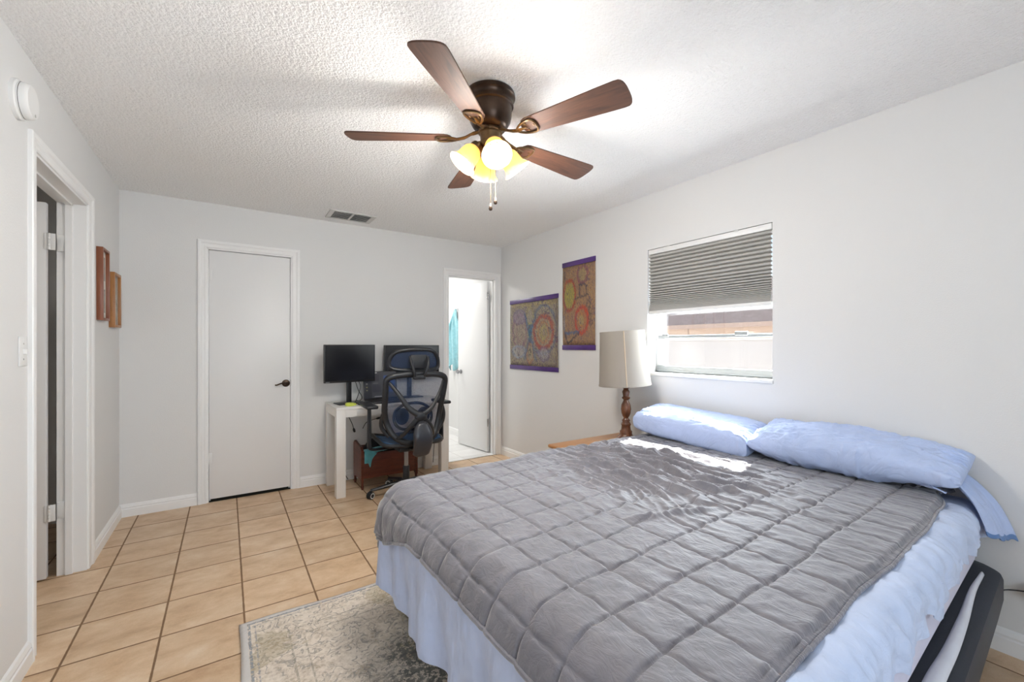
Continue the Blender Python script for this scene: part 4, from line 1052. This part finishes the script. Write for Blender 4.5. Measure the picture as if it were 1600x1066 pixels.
for k in range(5):
    az = AZ0+k*2*PI/5
    base_m = Matrix.Rotation(az, 4, 'Z')
    dz = -0.205
    bm_ = base_m @ T(0, 0, dz) @ RX(-12)
    # blade outline
    r0, r1 = 0.175, 0.655
    pts = []
    for q in range(7): a = R(90+q*30); pts.append((r0+0.035+0.035*math.cos(a), 0.048*math.sin(a)))
    for q in range(6):
        t = (q+1)/7; pts.append((r0+0.035+(r1-0.06-r0-0.035)*t, -(0.048+0.024*t)))
    for q in range(13):
        a = R(-90+q*15); pts.append((r1-0.040+0.040*abs(math.cos(a))**0.55, 0.072*np.sign(math.sin(a))*abs(math.sin(a))**0.75))
    for q in range(6):
        t = 1-(q+1)/7; pts.append((r0+0.035+(r1-0.06-r0-0.035)*t, (0.048+0.024*t)))
    o = MB(); o.prism(pts, 0.006, bevel=0.0012); bo = o.build('blade', M['blade'], fan, angle=30)
    bo.matrix_local = bm_
    ir = MB()
    ir.tube(smooth_path([(0.045, 0, -0.172), (0.085, 0.004, -0.186), (0.120, 0, -0.202), (0.160, 0, -0.211)], 6), [0.010]*6+[0.008]*6+[0.009]*7, 8, flat=(1.2, 0.7), mtx=base_m)
    # leaf shaped plate under blade
    loop = smooth_path([(0.150, 0, -0.0045), (0.185, 0.030, -0.0045), (0.235, 0.036, -0.0045), (0.248, 0, -0.0045), (0.235, -0.036, -0.0045), (0.185, -0.030, -0.0045)], 6, closed=True)
    ir.tube(loop, 0.0050, 8, closed=True, mtx=bm_)
    ir.tube([(0.150, 0, -0.0045), (0.20, 0, -0.0045)], [0.012, 0.004], 8, flat=(1, 0.4), mtx=bm_)
    for (sx, sy) in ((0.20, 0.02), (0.20, -0.02), (0.235, 0)): ir.lathe([(0, -0.004), (0.005, -0.003), (0.005, 0.0), (0, 0)], 10, mtx=bm_ @ T(sx, sy, -0.0005))
    ir.build('blade_iron', M['iron'], fan)
# shades
cam_az = math.atan2(-FC[1], -FC[0])
for k in range(4):
    az = cam_az+R(13)+k*PI/2
    ax = Matrix.Rotation(az, 4, 'Z') @ T(0.058, 0, -0.243) @ RY(180-38)
    arm = MB().tube(smooth_path([(0.030, 0, -0.235), (0.05, 0, -0.230), (0.062, 0, -0.240), (0.068, 0, -0.252)], 5), 0.009, 8, mtx=Matrix.Rotation(az, 4, 'Z'))
    arm.lathe([(0, -0.004), (0.026, -0.002), (0.030, 0.012), (0.030, 0.026), (0, 0.027)], 24, mtx=ax)
    arm.build('lamp_arm', M['iron'], fan)
    pr = [(0.027, 0.018), (0.034, 0.026), (0.043, 0.040), (0.047, 0.060), (0.048, 0.080), (0.051, 0.095), (0.060, 0.110), (0.068, 0.118), (0.0665, 0.119), (0.058, 0.1115), (0.049, 0.0955), (0.046, 0.080), (0.045, 0.060), (0.041, 0.0405), (0.032, 0.027), (0.025, 0.019), (0.027, 0.018)]
    gs = MB().lathe(pr, 40, mtx=ax, cap=False).build('glass_shade', M['alabaster'], fan, angle=80)
    MB().sphere((0, 0, 0.062), 0.022, sz=1.35, mtx=ax).lathe([(0.012, 0.022), (0.012, 0.044)], 14, mtx=ax).build('bulb', M['bulb'], fan)
    lp = bpy.data.lights.new('bulb_light', 'POINT'); lp.energy = 14; lp.color = (1.0, 0.96, 0.91); lp.shadow_soft_size = 0.05
    lo = bpy.data.objects.new('bulb_light', lp); COL.objects.link(lo); lo.parent = fan
    lo.matrix_local = ax @ T(0, 0, 0.128)
for (dx, dy, zb) in ((-0.004, -0.01, -0.525), (0.026, -0.004, -0.489)):
    ch = MB().tube([(dx, dy, -0.262), (dx, dy, zb+0.02)], 0.0011, 6).build('pull_chain', M['iron'], fan)
    tag(MB().lathe([(0, zb+0.022), (0.003, zb+0.018), (0.006, zb+0.004), (0.009, zb-0.006), (0.007, zb-0.013), (0, zb-0.016)], 16, mtx=T(dx, dy, 0)).build('pull_knob', M['bronze'], ch), 'dark teardrop pull')

# ---------------------------------------------------------------- desk and what stands on it
DX0, DX1, DY0, DY1, DT = 0.757, 1.778, 3.752, 4.224, 0.757
dk = tag(empty('desk', ((DX0+DX1)/2, (DY0+DY1)/2, 0)), 'white four legged desk with a thin apron against the back wall', 'desk')
hx, hy = (DX1-DX0)/2, (DY1-DY0)/2
MB().box((-hx, -hy, DT-0.022), (hx, hy, DT), 0.002).build('desk_top', M['white_desk'], dk)
ap = MB(); ap.box((-hx+0.075, -hy+0.003, 0.672), (hx-0.075, -hy+0.018, DT-0.022)); ap.box((-hx+0.004, -hy+0.07, 0.672), (-hx+0.02, hy-0.07, DT-0.022)); ap.box((hx-0.02, -hy+0.07, 0.672), (hx-0.004, hy-0.07, DT-0.022)); ap.box((-hx+0.07, hy-0.02, 0.672), (hx-0.07, hy-0.004, DT-0.022))
ap.build('apron', M['white_desk'], dk)
for i_, sx in enumerate((-1, 1)):
    for sy in (-1, 1):
        MB().box((sx*hx-(0.075 if sx > 0 else 0), sy*hy-(0.075 if sy > 0 else 0), 0), (sx*hx+(0.075 if sx < 0 else 0), sy*hy+(0.075 if sy < 0 else 0), DT-0.022), 0.002).build('leg', M['white_desk'], dk)
MB().box((-hx+0.165, -hy-0.001, 0.682), (hx-0.165, -hy+0.004, DT-0.028), 0.0015).build('drawer_front', M['white_desk'], dk)

def monitor(label, xa, ya, xb, yb, z0, z1, stand_dx, lab=None):
    cx, cy = (xa+xb)/2, (ya+yb)/2; w = math.hypot(xb-xa, yb-ya); rz = math.atan2(yb-ya, xb-xa)
    t = tag(empty('monitor', (cx, cy, DT), rz), label, 'monitor', 'monitors on the desk')
    z0 -= DT; z1 -= DT
    MB().box((-w/2, 0, z0), (w/2, 0.028, z1), 0.004).build('housing', M['bezel'], t)
    MB().box((-w/2+0.006, -0.0012, z0+0.016), (w/2-0.006, 0.001, z1-0.006)).build('screen', M['screen'], t, smooth=False)
    MB().box((-0.055, 0.028, (z0+z1)/2-0.07), (0.055, 0.050, (z0+z1)/2+0.07), 0.008).build('back_cover', M['black'], t)
    MB().box((stand_dx-0.020, 0.030, 0.010), (stand_dx+0.020, 0.060, (z0+z1)/2), 0.004).build('stand_neck', M['black'], t)
    MB().box((stand_dx-0.12, -0.035 if stand_dx < 0 else -0.06, 0.0), (stand_dx+0.12, 0.10, 0.010), 0.004).build('stand_base', M['black'], t)
    return t, w, z0, z1
m1, w_, z0_, z1_ = monitor('black monitor on a stand at the left end of the desk', 0.698, 3.955, 1.150, 4.010, 0.950, 1.288, 0.0)
tag(MB().box((-w_/2+0.012, -0.0022, z0_+0.006), (-w_/2+0.045, -0.0012, z0_+0.010)).build('maker_mark', M['gray_metal'], m1), 'tiny pale mark on the lower bezel')
monitor('larger black monitor at the right end of the desk, behind the office chair', 1.272, 4.125, 1.850, 4.132, 0.955, 1.285, -0.02)

lt = tag(empty('laptop', (1.215, 3.955, DT), R(2)), 'open black laptop standing on the desk behind the office chair', 'laptop')
MB().box((-0.155, -0.135, 0.0), (0.165, 0.09, 0.018), 0.004).build('keyboard_base', M['black'], lt)
kb = MB()
for r_ in range(5):
    for c in range(14): kb.box((-0.140+c*0.0205, -0.050+r_*0.024, 0.018), (-0.123+c*0.0205, -0.032+r_*0.024, 0.0205), 0.001)
tag(kb.build('keys', M['bezel'], lt), 'black laptop keys', kind='stuff')
lid = MB().box((-0.155, 0.0, 0.0), (0.165, 0.008, 0.262), 0.003, mtx=T(0, 0.088, 0.018) @ RX(-8)).build('lid', M['bezel'], lt)
def mat_ui():
    m, N, L, B = newmat('dark_desktop_screen')
    tc = N.new('ShaderNodeTexCoord'); s = N.new('ShaderNodeSeparateXYZ'); L.new(tc.outputs['Generated'], s.inputs[0])
    U, V = s.outputs[0], s.outputs[2]
    def rect(u0, u1, v0, v1):
        a = mth(N, L, 'MULTIPLY', mth(N, L, 'GREATER_THAN', U, u0), mth(N, L, 'LESS_THAN', U, u1)); b = mth(N, L, 'MULTIPLY', mth(N, L, 'GREATER_THAN', V, v0), mth(N, L, 'LESS_THAN', V, v1))
        return mth(N, L, 'MULTIPLY', a, b)
    c = mixc(N, L, rect(0.0, 0.22, 0.0, 1.0), (0.035, 0.036, 0.042), (0.014, 0.015, 0.02))
    for (a, b, cc, d, col) in ((0.06, 0.40, 0.95, 0.985, (0.5, 0.5, 0.5)), (0.24, 0.46, 0.64, 0.88, (0.018, 0.018, 0.025)), (0.24, 0.5, 0.22, 0.5, (0.02, 0.02, 0.03)), (0.26, 0.42, 0.55, 0.575, (0.12, 0.12, 0.13)), (0.30, 0.52, 0.04, 0.06, (0.3, 0.3, 0.32)), (0.05, 0.10, 0.52, 0.57, (0.2, 0.2, 0.18)), (0.05, 0.10, 0.40, 0.44, (0.22, 0.2, 0.08)), (0.05, 0.10, 0.28, 0.32, (0.2, 0.2, 0.1)), (0.6, 0.95, 0.2, 0.85, (0.02, 0.06, 0.2))):
        c = mixc(N, L, rect(a, b, cc, d), c, col)
    B.inputs['Base Color'].default_value = (0.01, 0.01, 0.012, 1); B.inputs['Roughness'].default_value = 0.3
    L.new(c, B.inputs['Emission Color']); B.inputs['Emission Strength'].default_value = 0.5
    return m
MB().box((-0.149, -0.0012, 0.012), (0.159, 0.0004, 0.256), mtx=T(0, 0.088, 0.018) @ RX(-8)).build('screen', mat_ui(), lid, smooth=False)

tp = tag(empty('tape_roll', (0.885, 3.845, DT)), 'small yellow-green tape dispenser at the left front of the desk', 'tape')
MB().lathe([(0.012, 0), (0.034, 0), (0.038, 0.006), (0.038, 0.020), (0.033, 0.026), (0.012, 0.026), (0.012, 0)], 32, cap=False).build('disc', M['yellow'], tp)
MB().box((0.02, -0.015, 0.002), (0.052, 0.015, 0.020), 0.005).build('cutter', M['yellow'], tp)
for lab, pts in (('black monitor cable looping down to the desk between left monitor and laptop', [(0.955, 4.022, 1.03), (0.975, 4.02, 0.95), (1.0, 4.02, 0.87), (1.03, 4.03, 0.82), (1.04, 4.06, 0.785), (1.03, 4.11, 0.763), (1.02, 4.16, 0.763)]),
                 ('thinner black cable arching from the left monitor stand onto the desk', [(0.965, 4.045, 0.99), (1.0, 4.03, 0.96), (1.015, 4.01, 0.90), (0.985, 3.98, 0.82), (0.955, 3.93, 0.772), (0.99, 3.885, 0.763), (1.035, 3.885, 0.763)])):
    tag(MB().tube(smooth_path(pts, 8), 0.0034, 6).build('monitor_cable', M['black']), lab, 'cable')
dv = tag(empty('docking_station', (1.00, 3.845, DT)), 'small black box with cables at the front of the desk', 'electronics')
MB().box((-0.045, -0.02, 0), (0.045, 0.03, 0.022), 0.006).build('case', M['black'], dv)
MB().tube(smooth_path([(0.045, 0.0, 0.012), (0.075, 0.02, 0.016), (0.06, 0.06, 0.01), (0.02, 0.05, 0.006)], 5), 0.003, 6).build('lead', M['black'], dv)

# cables hanging under the desk
for nm, lab, pts, plug in (
    ('charging_cable', 'black cord with a plug hanging under the desk by its left front leg', [(0.90, 4.10, 0.70), (0.93, 4.10, 0.63), (0.96, 4.09, 0.56), (0.975, 4.09, 0.51)], True),
    ('charging_cable', 'second black cord hanging slanted beneath the desk apron', [(0.93, 4.12, 0.70), (0.89, 4.12, 0.62), (0.86, 4.12, 0.55), (0.86, 4.16, 0.40), (0.88, 4.18, 0.25), (0.90, 4.19, 0.12), (0.95, 4.20, 0.015)], False),
    ('charging_cable', 'black cord with a plug curling behind the chair armrest under the desk', [(1.06, 4.10, 0.50), (1.09, 4.10, 0.55), (1.14, 4.10, 0.57), (1.19, 4.10, 0.58)], True)):
    t = tag(empty(nm), lab, 'cord')
    MB().tube(smooth_path(pts, 6), 0.0035, 6).build('cord', M['black'], t)
    if plug:
        a, b = Vector(pts[-2]), Vector(pts[-1]); d = (b-a).normalized()
        MB().tube([b-d*0.005, b+d*0.012, b+d*0.035], [0.006, 0.012, 0.009], 8).build('plug', M['black'], t)
po = tag(empty('power_outlet', (1.868, YB, 0.30)), 'wall outlet with a black plug and adapter to the right of the desk chair', 'outlet')
MB().box((-0.036, -0.006, -0.058), (0.036, 0, 0.058), 0.003).build('cover_plate', M['white_pl'], po)
MB().box((-0.014, -0.045, -0.03), (0.022, -0.006, 0.03), 0.006).build('adapter', M['black'], po)
MB().tube(smooth_path([(-0.0, -0.03, 0.0), (-0.025, -0.045, 0.03), (-0.04, -0.045, -0.02), (-0.05, -0.03, -0.26)], 6), 0.0035, 6).build('cord', M['black'], po)

# ---------------------------------------------------------------- wooden box under the desk
wb = tag(empty('wooden_crate', (1.262, 4.005, 0)), 'dark reddish wooden open box on legs under the desk', 'box')
X0, X1, Y0, Y1 = -0.278, 0.245, -0.150, 0.130
for sx, x in ((-1, X0), (1, X1-0.022)):
    s_ = MB(); prof = [(Y0, 0.06), (Y0, 0.345), (Y0+0.03, 0.375), (0.0, 0.385), (Y1-0.03, 0.40), (Y1, 0.375), (Y1, 0.06), (Y1-0.06, 0.08), (Y0+0.06, 0.08)]
    s_.prism(prof, 0.022, mtx=Matrix(((0, 0, 1, x), (1, 0, 0, 0), (0, 1, 0, 0), (0, 0, 0, 1))), bevel=0.002)
    s_.build('side_panel', M['mahog'], wb)
MB().box((X0+0.022, Y0+0.004, 0.095), (X1-0.022, Y0+0.020, 0.315), 0.003).build('front_panel', M['mahog'], wb)
MB().box((X0+0.022, Y1-0.020, 0.095), (X1-0.022, Y1-0.004, 0.34), 0.003).build('back_panel', M['mahog'], wb)
MB().box((X0+0.022, Y0+0.02, 0.10), (X1-0.022, Y1-0.02, 0.112)).build('bottom_panel', M['mahog'], wb)
for x in (X0+0.002, X1-0.024):
    for y in (Y0+0.001, Y1-0.026): MB().lathe([(0, 0), (0.009, 0), (0.013, 0.03), (0.010, 0.045), (0.013, 0.075), (0, 0.076)], 14, mtx=T(x+0.011, y+0.012, 0)).build('leg', M['mahog'], wb)
n, m_ = 44, 34
u = np.linspace(0, 1, n)[:, None]*np.ones((1, m_)); v = np.linspace(0, 1, m_)[None, :]*np.ones((n, 1))
X = np.zeros((n, m_, 3)); X[..., 0] = 1.262+X0+0.030+u*(X1-X0-0.10); X[..., 1] = 4.005+Y0+0.050+v*0.20
env = (np.sin(PI*u)**0.35)*(np.sin(PI*v)**0.35); X[..., 2] = 0.15+env*(0.21+0.10*np.exp(-((u-0.22)/0.2)**2)+0.05*fbm(u*4, v*4, 81))
bg = tag(gridobj('black_bag', X, M['bag'], None, thick=0.004), 'slumped black cloth bag filling the wooden box under the desk', 'bag')
u = np.linspace(0, 1, 60)[:, None]*np.ones((1, 30)); v = np.linspace(0, 1, 30)[None, :]*np.ones((60, 1))
X = np.zeros((60, 30, 3)); X[..., 0] = 1.262+X0+0.026+u*0.345
sl = v*(0.10-0.065*u+0.035*np.exp(-((u-0.08)/0.07)**2))
X[..., 1] = 4.005+Y0+0.055-np.clip(v*2, 0, 1)*0.066-0.004*np.sin(u*30); X[..., 2] = 0.327+0.030*u+0.020*np.sin(PI*np.clip(v*1.6, 0, 1))-np.clip(v-0.45, 0, 1)*(0.10-0.09*sst(0.1, 0.35, u)+0.05*np.exp(-((u-0.14)/0.03)**2))*1.7+0.006*fbm(u*14, v*8, 85)
tag(gridobj('teal_towel', X, M['teal'], None, thick=0.007), 'teal towel draped over the front of the wooden box', 'towel')

# ---------------------------------------------------------------- office chair
oc = tag(empty('office_chair', (1.285, 3.555, 0), R(-2)), 'dark ergonomic office chair with blue mesh back and headrest at the desk', 'office chair')
K = M['chairblack']
# base
mb = MB().lathe([(0, 0.075), (0.045, 0.075), (0.050, 0.09), (0.040, 0.125), (0.030, 0.135), (0, 0.135)], 28); mb.build('base_hub', K, oc)
for k in range(5):
    a = R(175+k*72); m_r = Matrix.Rotation(a, 4, 'Z')
    MB().tube([(0.03, 0, 0.105), (0.12, 0, 0.100), (0.22, 0, 0.083), (0.295, 0, 0.072)], [0.024, 0.021, 0.017, 0.013], 10, flat=(1, 0.85), mtx=m_r).build('base_leg', K, oc)
    cs = MB()
    for s_ in (-1, 1): cs.lathe([(0, -0.009), (0.024, -0.009), (0.030, -0.005), (0.030, 0.005), (0.024, 0.009), (0, 0.009)], 24, mtx=m_r @ T(0.295, 0, 0.0305) @ RZ(35) @ T(0, s_*0.014, 0) @ RX(90))
    cs.box((-0.012, -0.006, -0.002), (0.012, 0.006, 0.040), 0.003, mtx=m_r @ T(0.295, 0, 0.0305) @ RZ(35))
    co = cs.build('caster', K, oc)
    for s_ in (-1, 1): tag(MB().lathe([(0.017, -0.0095), (0.020, -0.0105), (0.0225, -0.0095)], 24, mtx=m_r @ T(0.295, 0, 0.0305) @ RZ(35) @ T(0, s_*0.014, 0) @ RX(90*s_), cap=False).build('wheel_ring', M['white_pl'], co), 'pale ring on the caster wheel')
MB().lathe([(0, 0.13), (0.028, 0.13), (0.028, 0.24), (0.025, 0.245), (0, 0.246)], 24).build('cylinder_cover', K, oc)
tag(MB().lathe([(0, 0.246), (0.018, 0.246), (0.018, 0.40), (0, 0.40)], 24).build('gas_cylinder', M['gray_metal'], oc), 'grey metal gas cylinder')
MB().box((-0.11, -0.16, 0.40), (0.11, 0.11, 0.445), 0.015, seg=3).box((0.11, 0.0, 0.415), (0.21, 0.02, 0.428), 0.005).build('tilt_mechanism', K, oc)
# seat: rim + mesh pan
rim = smooth_path([(-0.235, -0.20, 0.485), (-0.255, -0.05, 0.500), (-0.255, 0.12, 0.510), (-0.225, 0.235, 0.490), (-0.10, 0.265, 0.468), (0.10, 0.265, 0.468), (0.225, 0.235, 0.490), (0.255, 0.12, 0.510), (0.255, -0.05, 0.500), (0.235, -0.20, 0.485), (0.10, -0.225, 0.470), (-0.10, -0.225, 0.470)], 6, closed=True)
MB().tube(rim, 0.016, 10, closed=True).tube([(-0.24, 0, 0.495), (-0.14, 0.0, 0.450), (0.14, 0.0, 0.450), (0.24, 0, 0.495)], 0.014, 8).tube([(-0.2, -0.18, 0.48), (-0.1, -0.10, 0.44), (0.1, -0.10, 0.44), (0.2, -0.18, 0.48)], 0.014, 8).build('seat_frame', K, oc)
n, m_ = 24, 24
u = np.linspace(-1, 1, n)[:, None]*np.ones((1, m_)); v = np.linspace(-1, 1, m_)[None, :]*np.ones((n, 1))
X = np.zeros((n, m_, 3)); X[..., 0] = u*0.252*(1-0.10*v**4); X[..., 1] = 0.02+v*0.243*(1-0.06*u**4); X[..., 2] = 0.480+0.026*u**2-0.015*(1-u**2)-0.018*np.clip(v, 0, 1)**3+0.004
tag(gridobj('seat', X, pmat('blue_seat_mesh', (0.02, 0.06, 0.13), 0.8, bump=0.3, bscale=300), oc, thick=0.012), 'dark blue mesh seat')
# back frame outline (local plane y ~ -0.26, leaning back and curved)
def byc(x, z):   # y of the back shell
    return -0.245-0.055*((z-0.50)/0.55)**2+0.04*math.exp(-((z-0.66)/0.12)**2)+0.35*x*x
def bp(x, z, off=0.0): return (x, byc(x, z)+off, z)
out = [(-0.243, 1.010), (-0.20, 1.036), (-0.10, 1.050), (0.0, 1.054), (0.10, 1.050), (0.20, 1.036), (0.243, 1.008), (0.246, 0.95), (0.235, 0.86), (0.226, 0.78), (0.222, 0.70), (0.200, 0.60), (0.160, 0.525), (0.08, 0.490), (-0.02, 0.485), (-0.10, 0.505), (-0.175, 0.560), (-0.222, 0.66), (-0.245, 0.76), (-0.247, 0.86), (-0.247, 0.95)]
MB().tube(smooth_path([bp(x, z) for x, z in out], 4, closed=True), 0.0195, 10, closed=True, flat=(1.25, 0.85), up=(0, 1, 0)).build('back_frame', K, oc)
# side wings of back frame (lower, wider)
for s_ in (-1, 1): MB().tube(smooth_path([bp(s_*0.235, 0.78), (s_*0.262, -0.20, 0.70), (s_*0.255, -0.18, 0.62), (s_*0.20, -0.19, 0.55)], 6), [0.012]*19, 8, flat=(1.4, 0.7), up=(0, 1, 0)).build('side_wing', K, oc)
def inside_width(z):
    zs_ = [0.49, 0.53, 0.60, 0.70, 0.78, 0.86, 0.95, 1.01, 1.045]; ws = [0.09, 0.155, 0.20, 0.222, 0.23, 0.238, 0.242, 0.235, 0.11]
    return float(np.interp(z, zs_, ws))
n, m_ = 40, 21
X = np.zeros((n, m_, 3))
for i in range(n):
    z = 0.492+(1.045-0.492)*i/(n-1)
    for j in range(m_):
        x = inside_width(z)*(2*j/(m_-1)-1); X[i, j] = (x, byc(x, z)+0.012, z)
tag(gridobj('back_mesh', X, M['bluemesh'], oc), 'see-through blue mesh backrest')
# X brace behind mesh
xb = MB()
c0 = (0.005, -0.355, 0.715)
for pts, rr in (([bp(-0.225, 0.99, -0.005), (-0.165, -0.325, 0.90), (-0.09, -0.345, 0.79), (-0.02, -0.358, 0.735)], (0.013, 0.026)), ([bp(0.225, 0.99, -0.005), (0.175, -0.325, 0.90), (0.105, -0.345, 0.79), (0.03, -0.358, 0.735)], (0.010, 0.022)),
                ([(-0.02, -0.352, 0.70), (-0.07, -0.33, 0.64), (-0.115, -0.29, 0.575), bp(-0.15, 0.53, -0.004)], (0.024, 0.014)), ([(0.03, -0.352, 0.70), (0.09, -0.33, 0.64), (0.13, -0.29, 0.575), bp(0.155, 0.525, -0.004)], (0.022, 0.013))):
    P_ = smooth_path(pts, 6); k = len(P_)
    xb.tube(P_, [rr[0]+(rr[1]-rr[0])*i/(k-1) for i in range(k)], 10, flat=(1.0, 0.6), up=(0, 1, 0))
xb.sphere((0.005, -0.355, 0.718), 0.046, sx=1.15, sy=0.38, sz=0.85)
xb.build('back_brace', K, oc)
# bracket cover down to the seat mechanism
n, m_ = 28, 18; X = np.zeros((n, m_*2, 3))
rows_ = []
for i in range(n):
    t = i/(n-1); z = 0.685-0.295*t
    hw_ = 0.012+0.066*(math.sin(min(t*2.6, 1)*PI/2))**0.6-0.014*max(0, t-0.6)/0.4-(0.03*((t-0.93)/0.07) if t > 0.93 else 0)
    yc = -0.345-0.035*math.sin(t*PI*0.9)+0.09*max(0, t-0.45)**1.5*1.2
    ring = []
    for j in range(24):
        a = 2*PI*j/24; ca, sa = math.cos(a), math.sin(a)
        ring.append((0.015+hw_*np.sign(ca)*abs(ca)**0.6, yc+(0.028 if t > 0.05 and t < 0.97 else 0.012)*np.sign(sa)*abs(sa)**0.8, z))
    rows_.append(ring)
mb = MB(); mb.grid(np.array(rows_).transpose(1, 0, 2), closed_u=True)
bmesh.ops.holes_fill(mb.bm, edges=[e for e in mb.bm.edges if e.is_boundary], sides=0)
mb.build('back_bracket_cover', pmat('satin_black_cover', (0.030, 0.032, 0.040), 0.28), oc)
MB().tube([(0.015, -0.30, 0.45), (0.01, -0.16, 0.425)], [0.035, 0.03], 10, flat=(1.2, 0.7)).build('back_arm', K, oc)
# lumbar support in front of mesh
lb = MB().tube(smooth_path([(-0.155, -0.185, 0.66), (-0.145, -0.175, 0.745), (-0.06, -0.180, 0.800), (0.06, -0.180, 0.800), (0.145, -0.175, 0.745), (0.155, -0.185, 0.66), (0.09, -0.195, 0.60), (-0.09, -0.195, 0.60)], 6, closed=True), 0.012, 8, closed=True, flat=(1, 0.6), up=(0, 1, 0))
for s_ in (-1, 1): lb.sphere((s_*0.090, -0.180, 0.70), 0.060, sx=0.95, sy=0.18, sz=1.15)
lb.build('lumbar_support', K, oc)
# headrest
hr = [(-0.200, 1.105), (-0.213, 1.150), (-0.195, 1.200), (-0.155, 1.232), (-0.08, 1.246), (0.0, 1.248), (0.09, 1.246), (0.15, 1.228), (0.185, 1.185), (0.198, 1.130), (0.190, 1.092), (0.13, 1.080), (0.0, 1.078), (-0.13, 1.084)]
def hp_(x, z): return (x, -0.275+0.9*x*x-0.15*(z-1.16), z)
hd = MB().tube(smooth_path([hp_(x, z) for x, z in hr], 5, closed=True), 0.014, 10, closed=True, flat=(1.15, 0.9), up=(0, 1, 0)).build('headrest_frame', K, oc)
n, m_ = 18, 30; X = np.zeros((n, m_, 3))
for i in range(n):
    z = 1.086+(1.243-1.086)*i/(n-1); hw_ = 0.205*math.sqrt(max(0, 1-(abs(z-1.155)/0.105)**3.2))
    for j in range(m_):
        x = hw_*(2*j/(m_-1)-1)-0.006; y = hp_(x, z)[1]; X[i, j] = (x, y+0.008, z)
tag(gridobj('headrest_mesh', X, M['bluemesh'], hd), 'blue mesh of the headrest')
MB().box((-0.062, -0.305, 1.096), (0.075, -0.290, 1.205), 0.012, seg=3).build('headrest_plate', K, oc)
yk = MB()
for s_ in (-1, 1): yk.tube(smooth_path([(0.005+s_*0.075, -0.305, 1.190), (0.005+s_*0.070, -0.335, 1.14), (0.005+s_*0.045, -0.335, 1.06), (0.005+s_*0.030, -0.315, 1.02)], 6), 0.0115, 10, flat=(1.0, 0.8))
yk.box((-0.045, -0.332, 1.008), (0.055, -0.300, 1.046), 0.008, seg=3)
yk.build('headrest_yoke', K, oc)
# armrests
for s_ in (-1, 1):
    ar = MB(); px_ = s_*0.315
    ar.tube([(px_, -0.02, 0.44), (px_, -0.02, 0.60), (px_, -0.02, 0.765)], [0.019, 0.018, 0.016], 10, flat=(1.0, 1.5), up=(0, 1, 0))
    ar.tube(smooth_path([(px_, -0.02, 0.455), (px_-s_*0.005, -0.02, 0.430), (px_-s_*0.06, -0.02, 0.420), (s_*0.10, -0.03, 0.425)], 5), 0.018, 10, flat=(1.3, 0.6))
    ao = ar.build('armrest_post', K, oc)
    MB().box((px_-0.048, -0.135, 0.768), (px_+0.048, 0.115, 0.795), 0.013, seg=3).build('armrest_pad', K, ao)

# ---------------------------------------------------------------- bathroom towel
n, m_ = 70, 36
u = np.linspace(0, 1, n)[:, None]*np.ones((1, m_)); v = np.linspace(-1, 1, m_)[None, :]*np.ones((n, 1))
hw_ = 0.030+0.16*sst(0.0, 0.45, u)-0.03*sst(0.8, 1.0, u)
X = np.zeros((n, m_, 3)); X[..., 0] = 2.675-0.028*np.sin(v*8+1)*sst(0, 0.3, u)-0.012*np.sin(v*17); X[..., 1] = 5.42+v*hw_+0.02*np.sin(u*5)
X[..., 2] = 1.79-u*(0.80+0.06*np.cos(v*5)+0.05*v)
tw = tag(empty('bath_towel'), 'pale teal towel hanging from a hook inside the bathroom', 'towel')
gridobj('cloth', X, M['teal_light'], tw, thick=0.008)
hk = tag(MB().lathe([(0, 0), (0.018, 0), (0.018, 0.005), (0.006, 0.008), (0.006, 0.045), (0.011, 0.052), (0, 0.056)], 16, mtx=T(2.72, 5.42, 1.795) @ RY(-90)).build('wall_hook', M['chrome']), 'small metal hook on the bathroom wall holding the teal towel', 'hook')

# ---------------------------------------------------------------- cord by the right wall
cd = tag(empty('black_cable'), 'black cord running from the bed base towards the right edge, with a peach round end', 'cord')
MB().tube(smooth_path([(2.62, 0.345, 0.26), (2.655, 0.325, 0.272), (2.665, 0.30, 0.280), (2.668, 0.262, 0.290)], 6), 0.0028, 6).build('cord', M['black'], cd)
tag(MB().lathe([(0, -0.02), (0.020, -0.018), (0.028, -0.008), (0.030, 0.004), (0.024, 0.014), (0, 0.018)], 20, mtx=T(2.664, 0.243, 0.290) @ RX(90)).build('plug_end', M['peach'], cd), 'peach coloured round end')
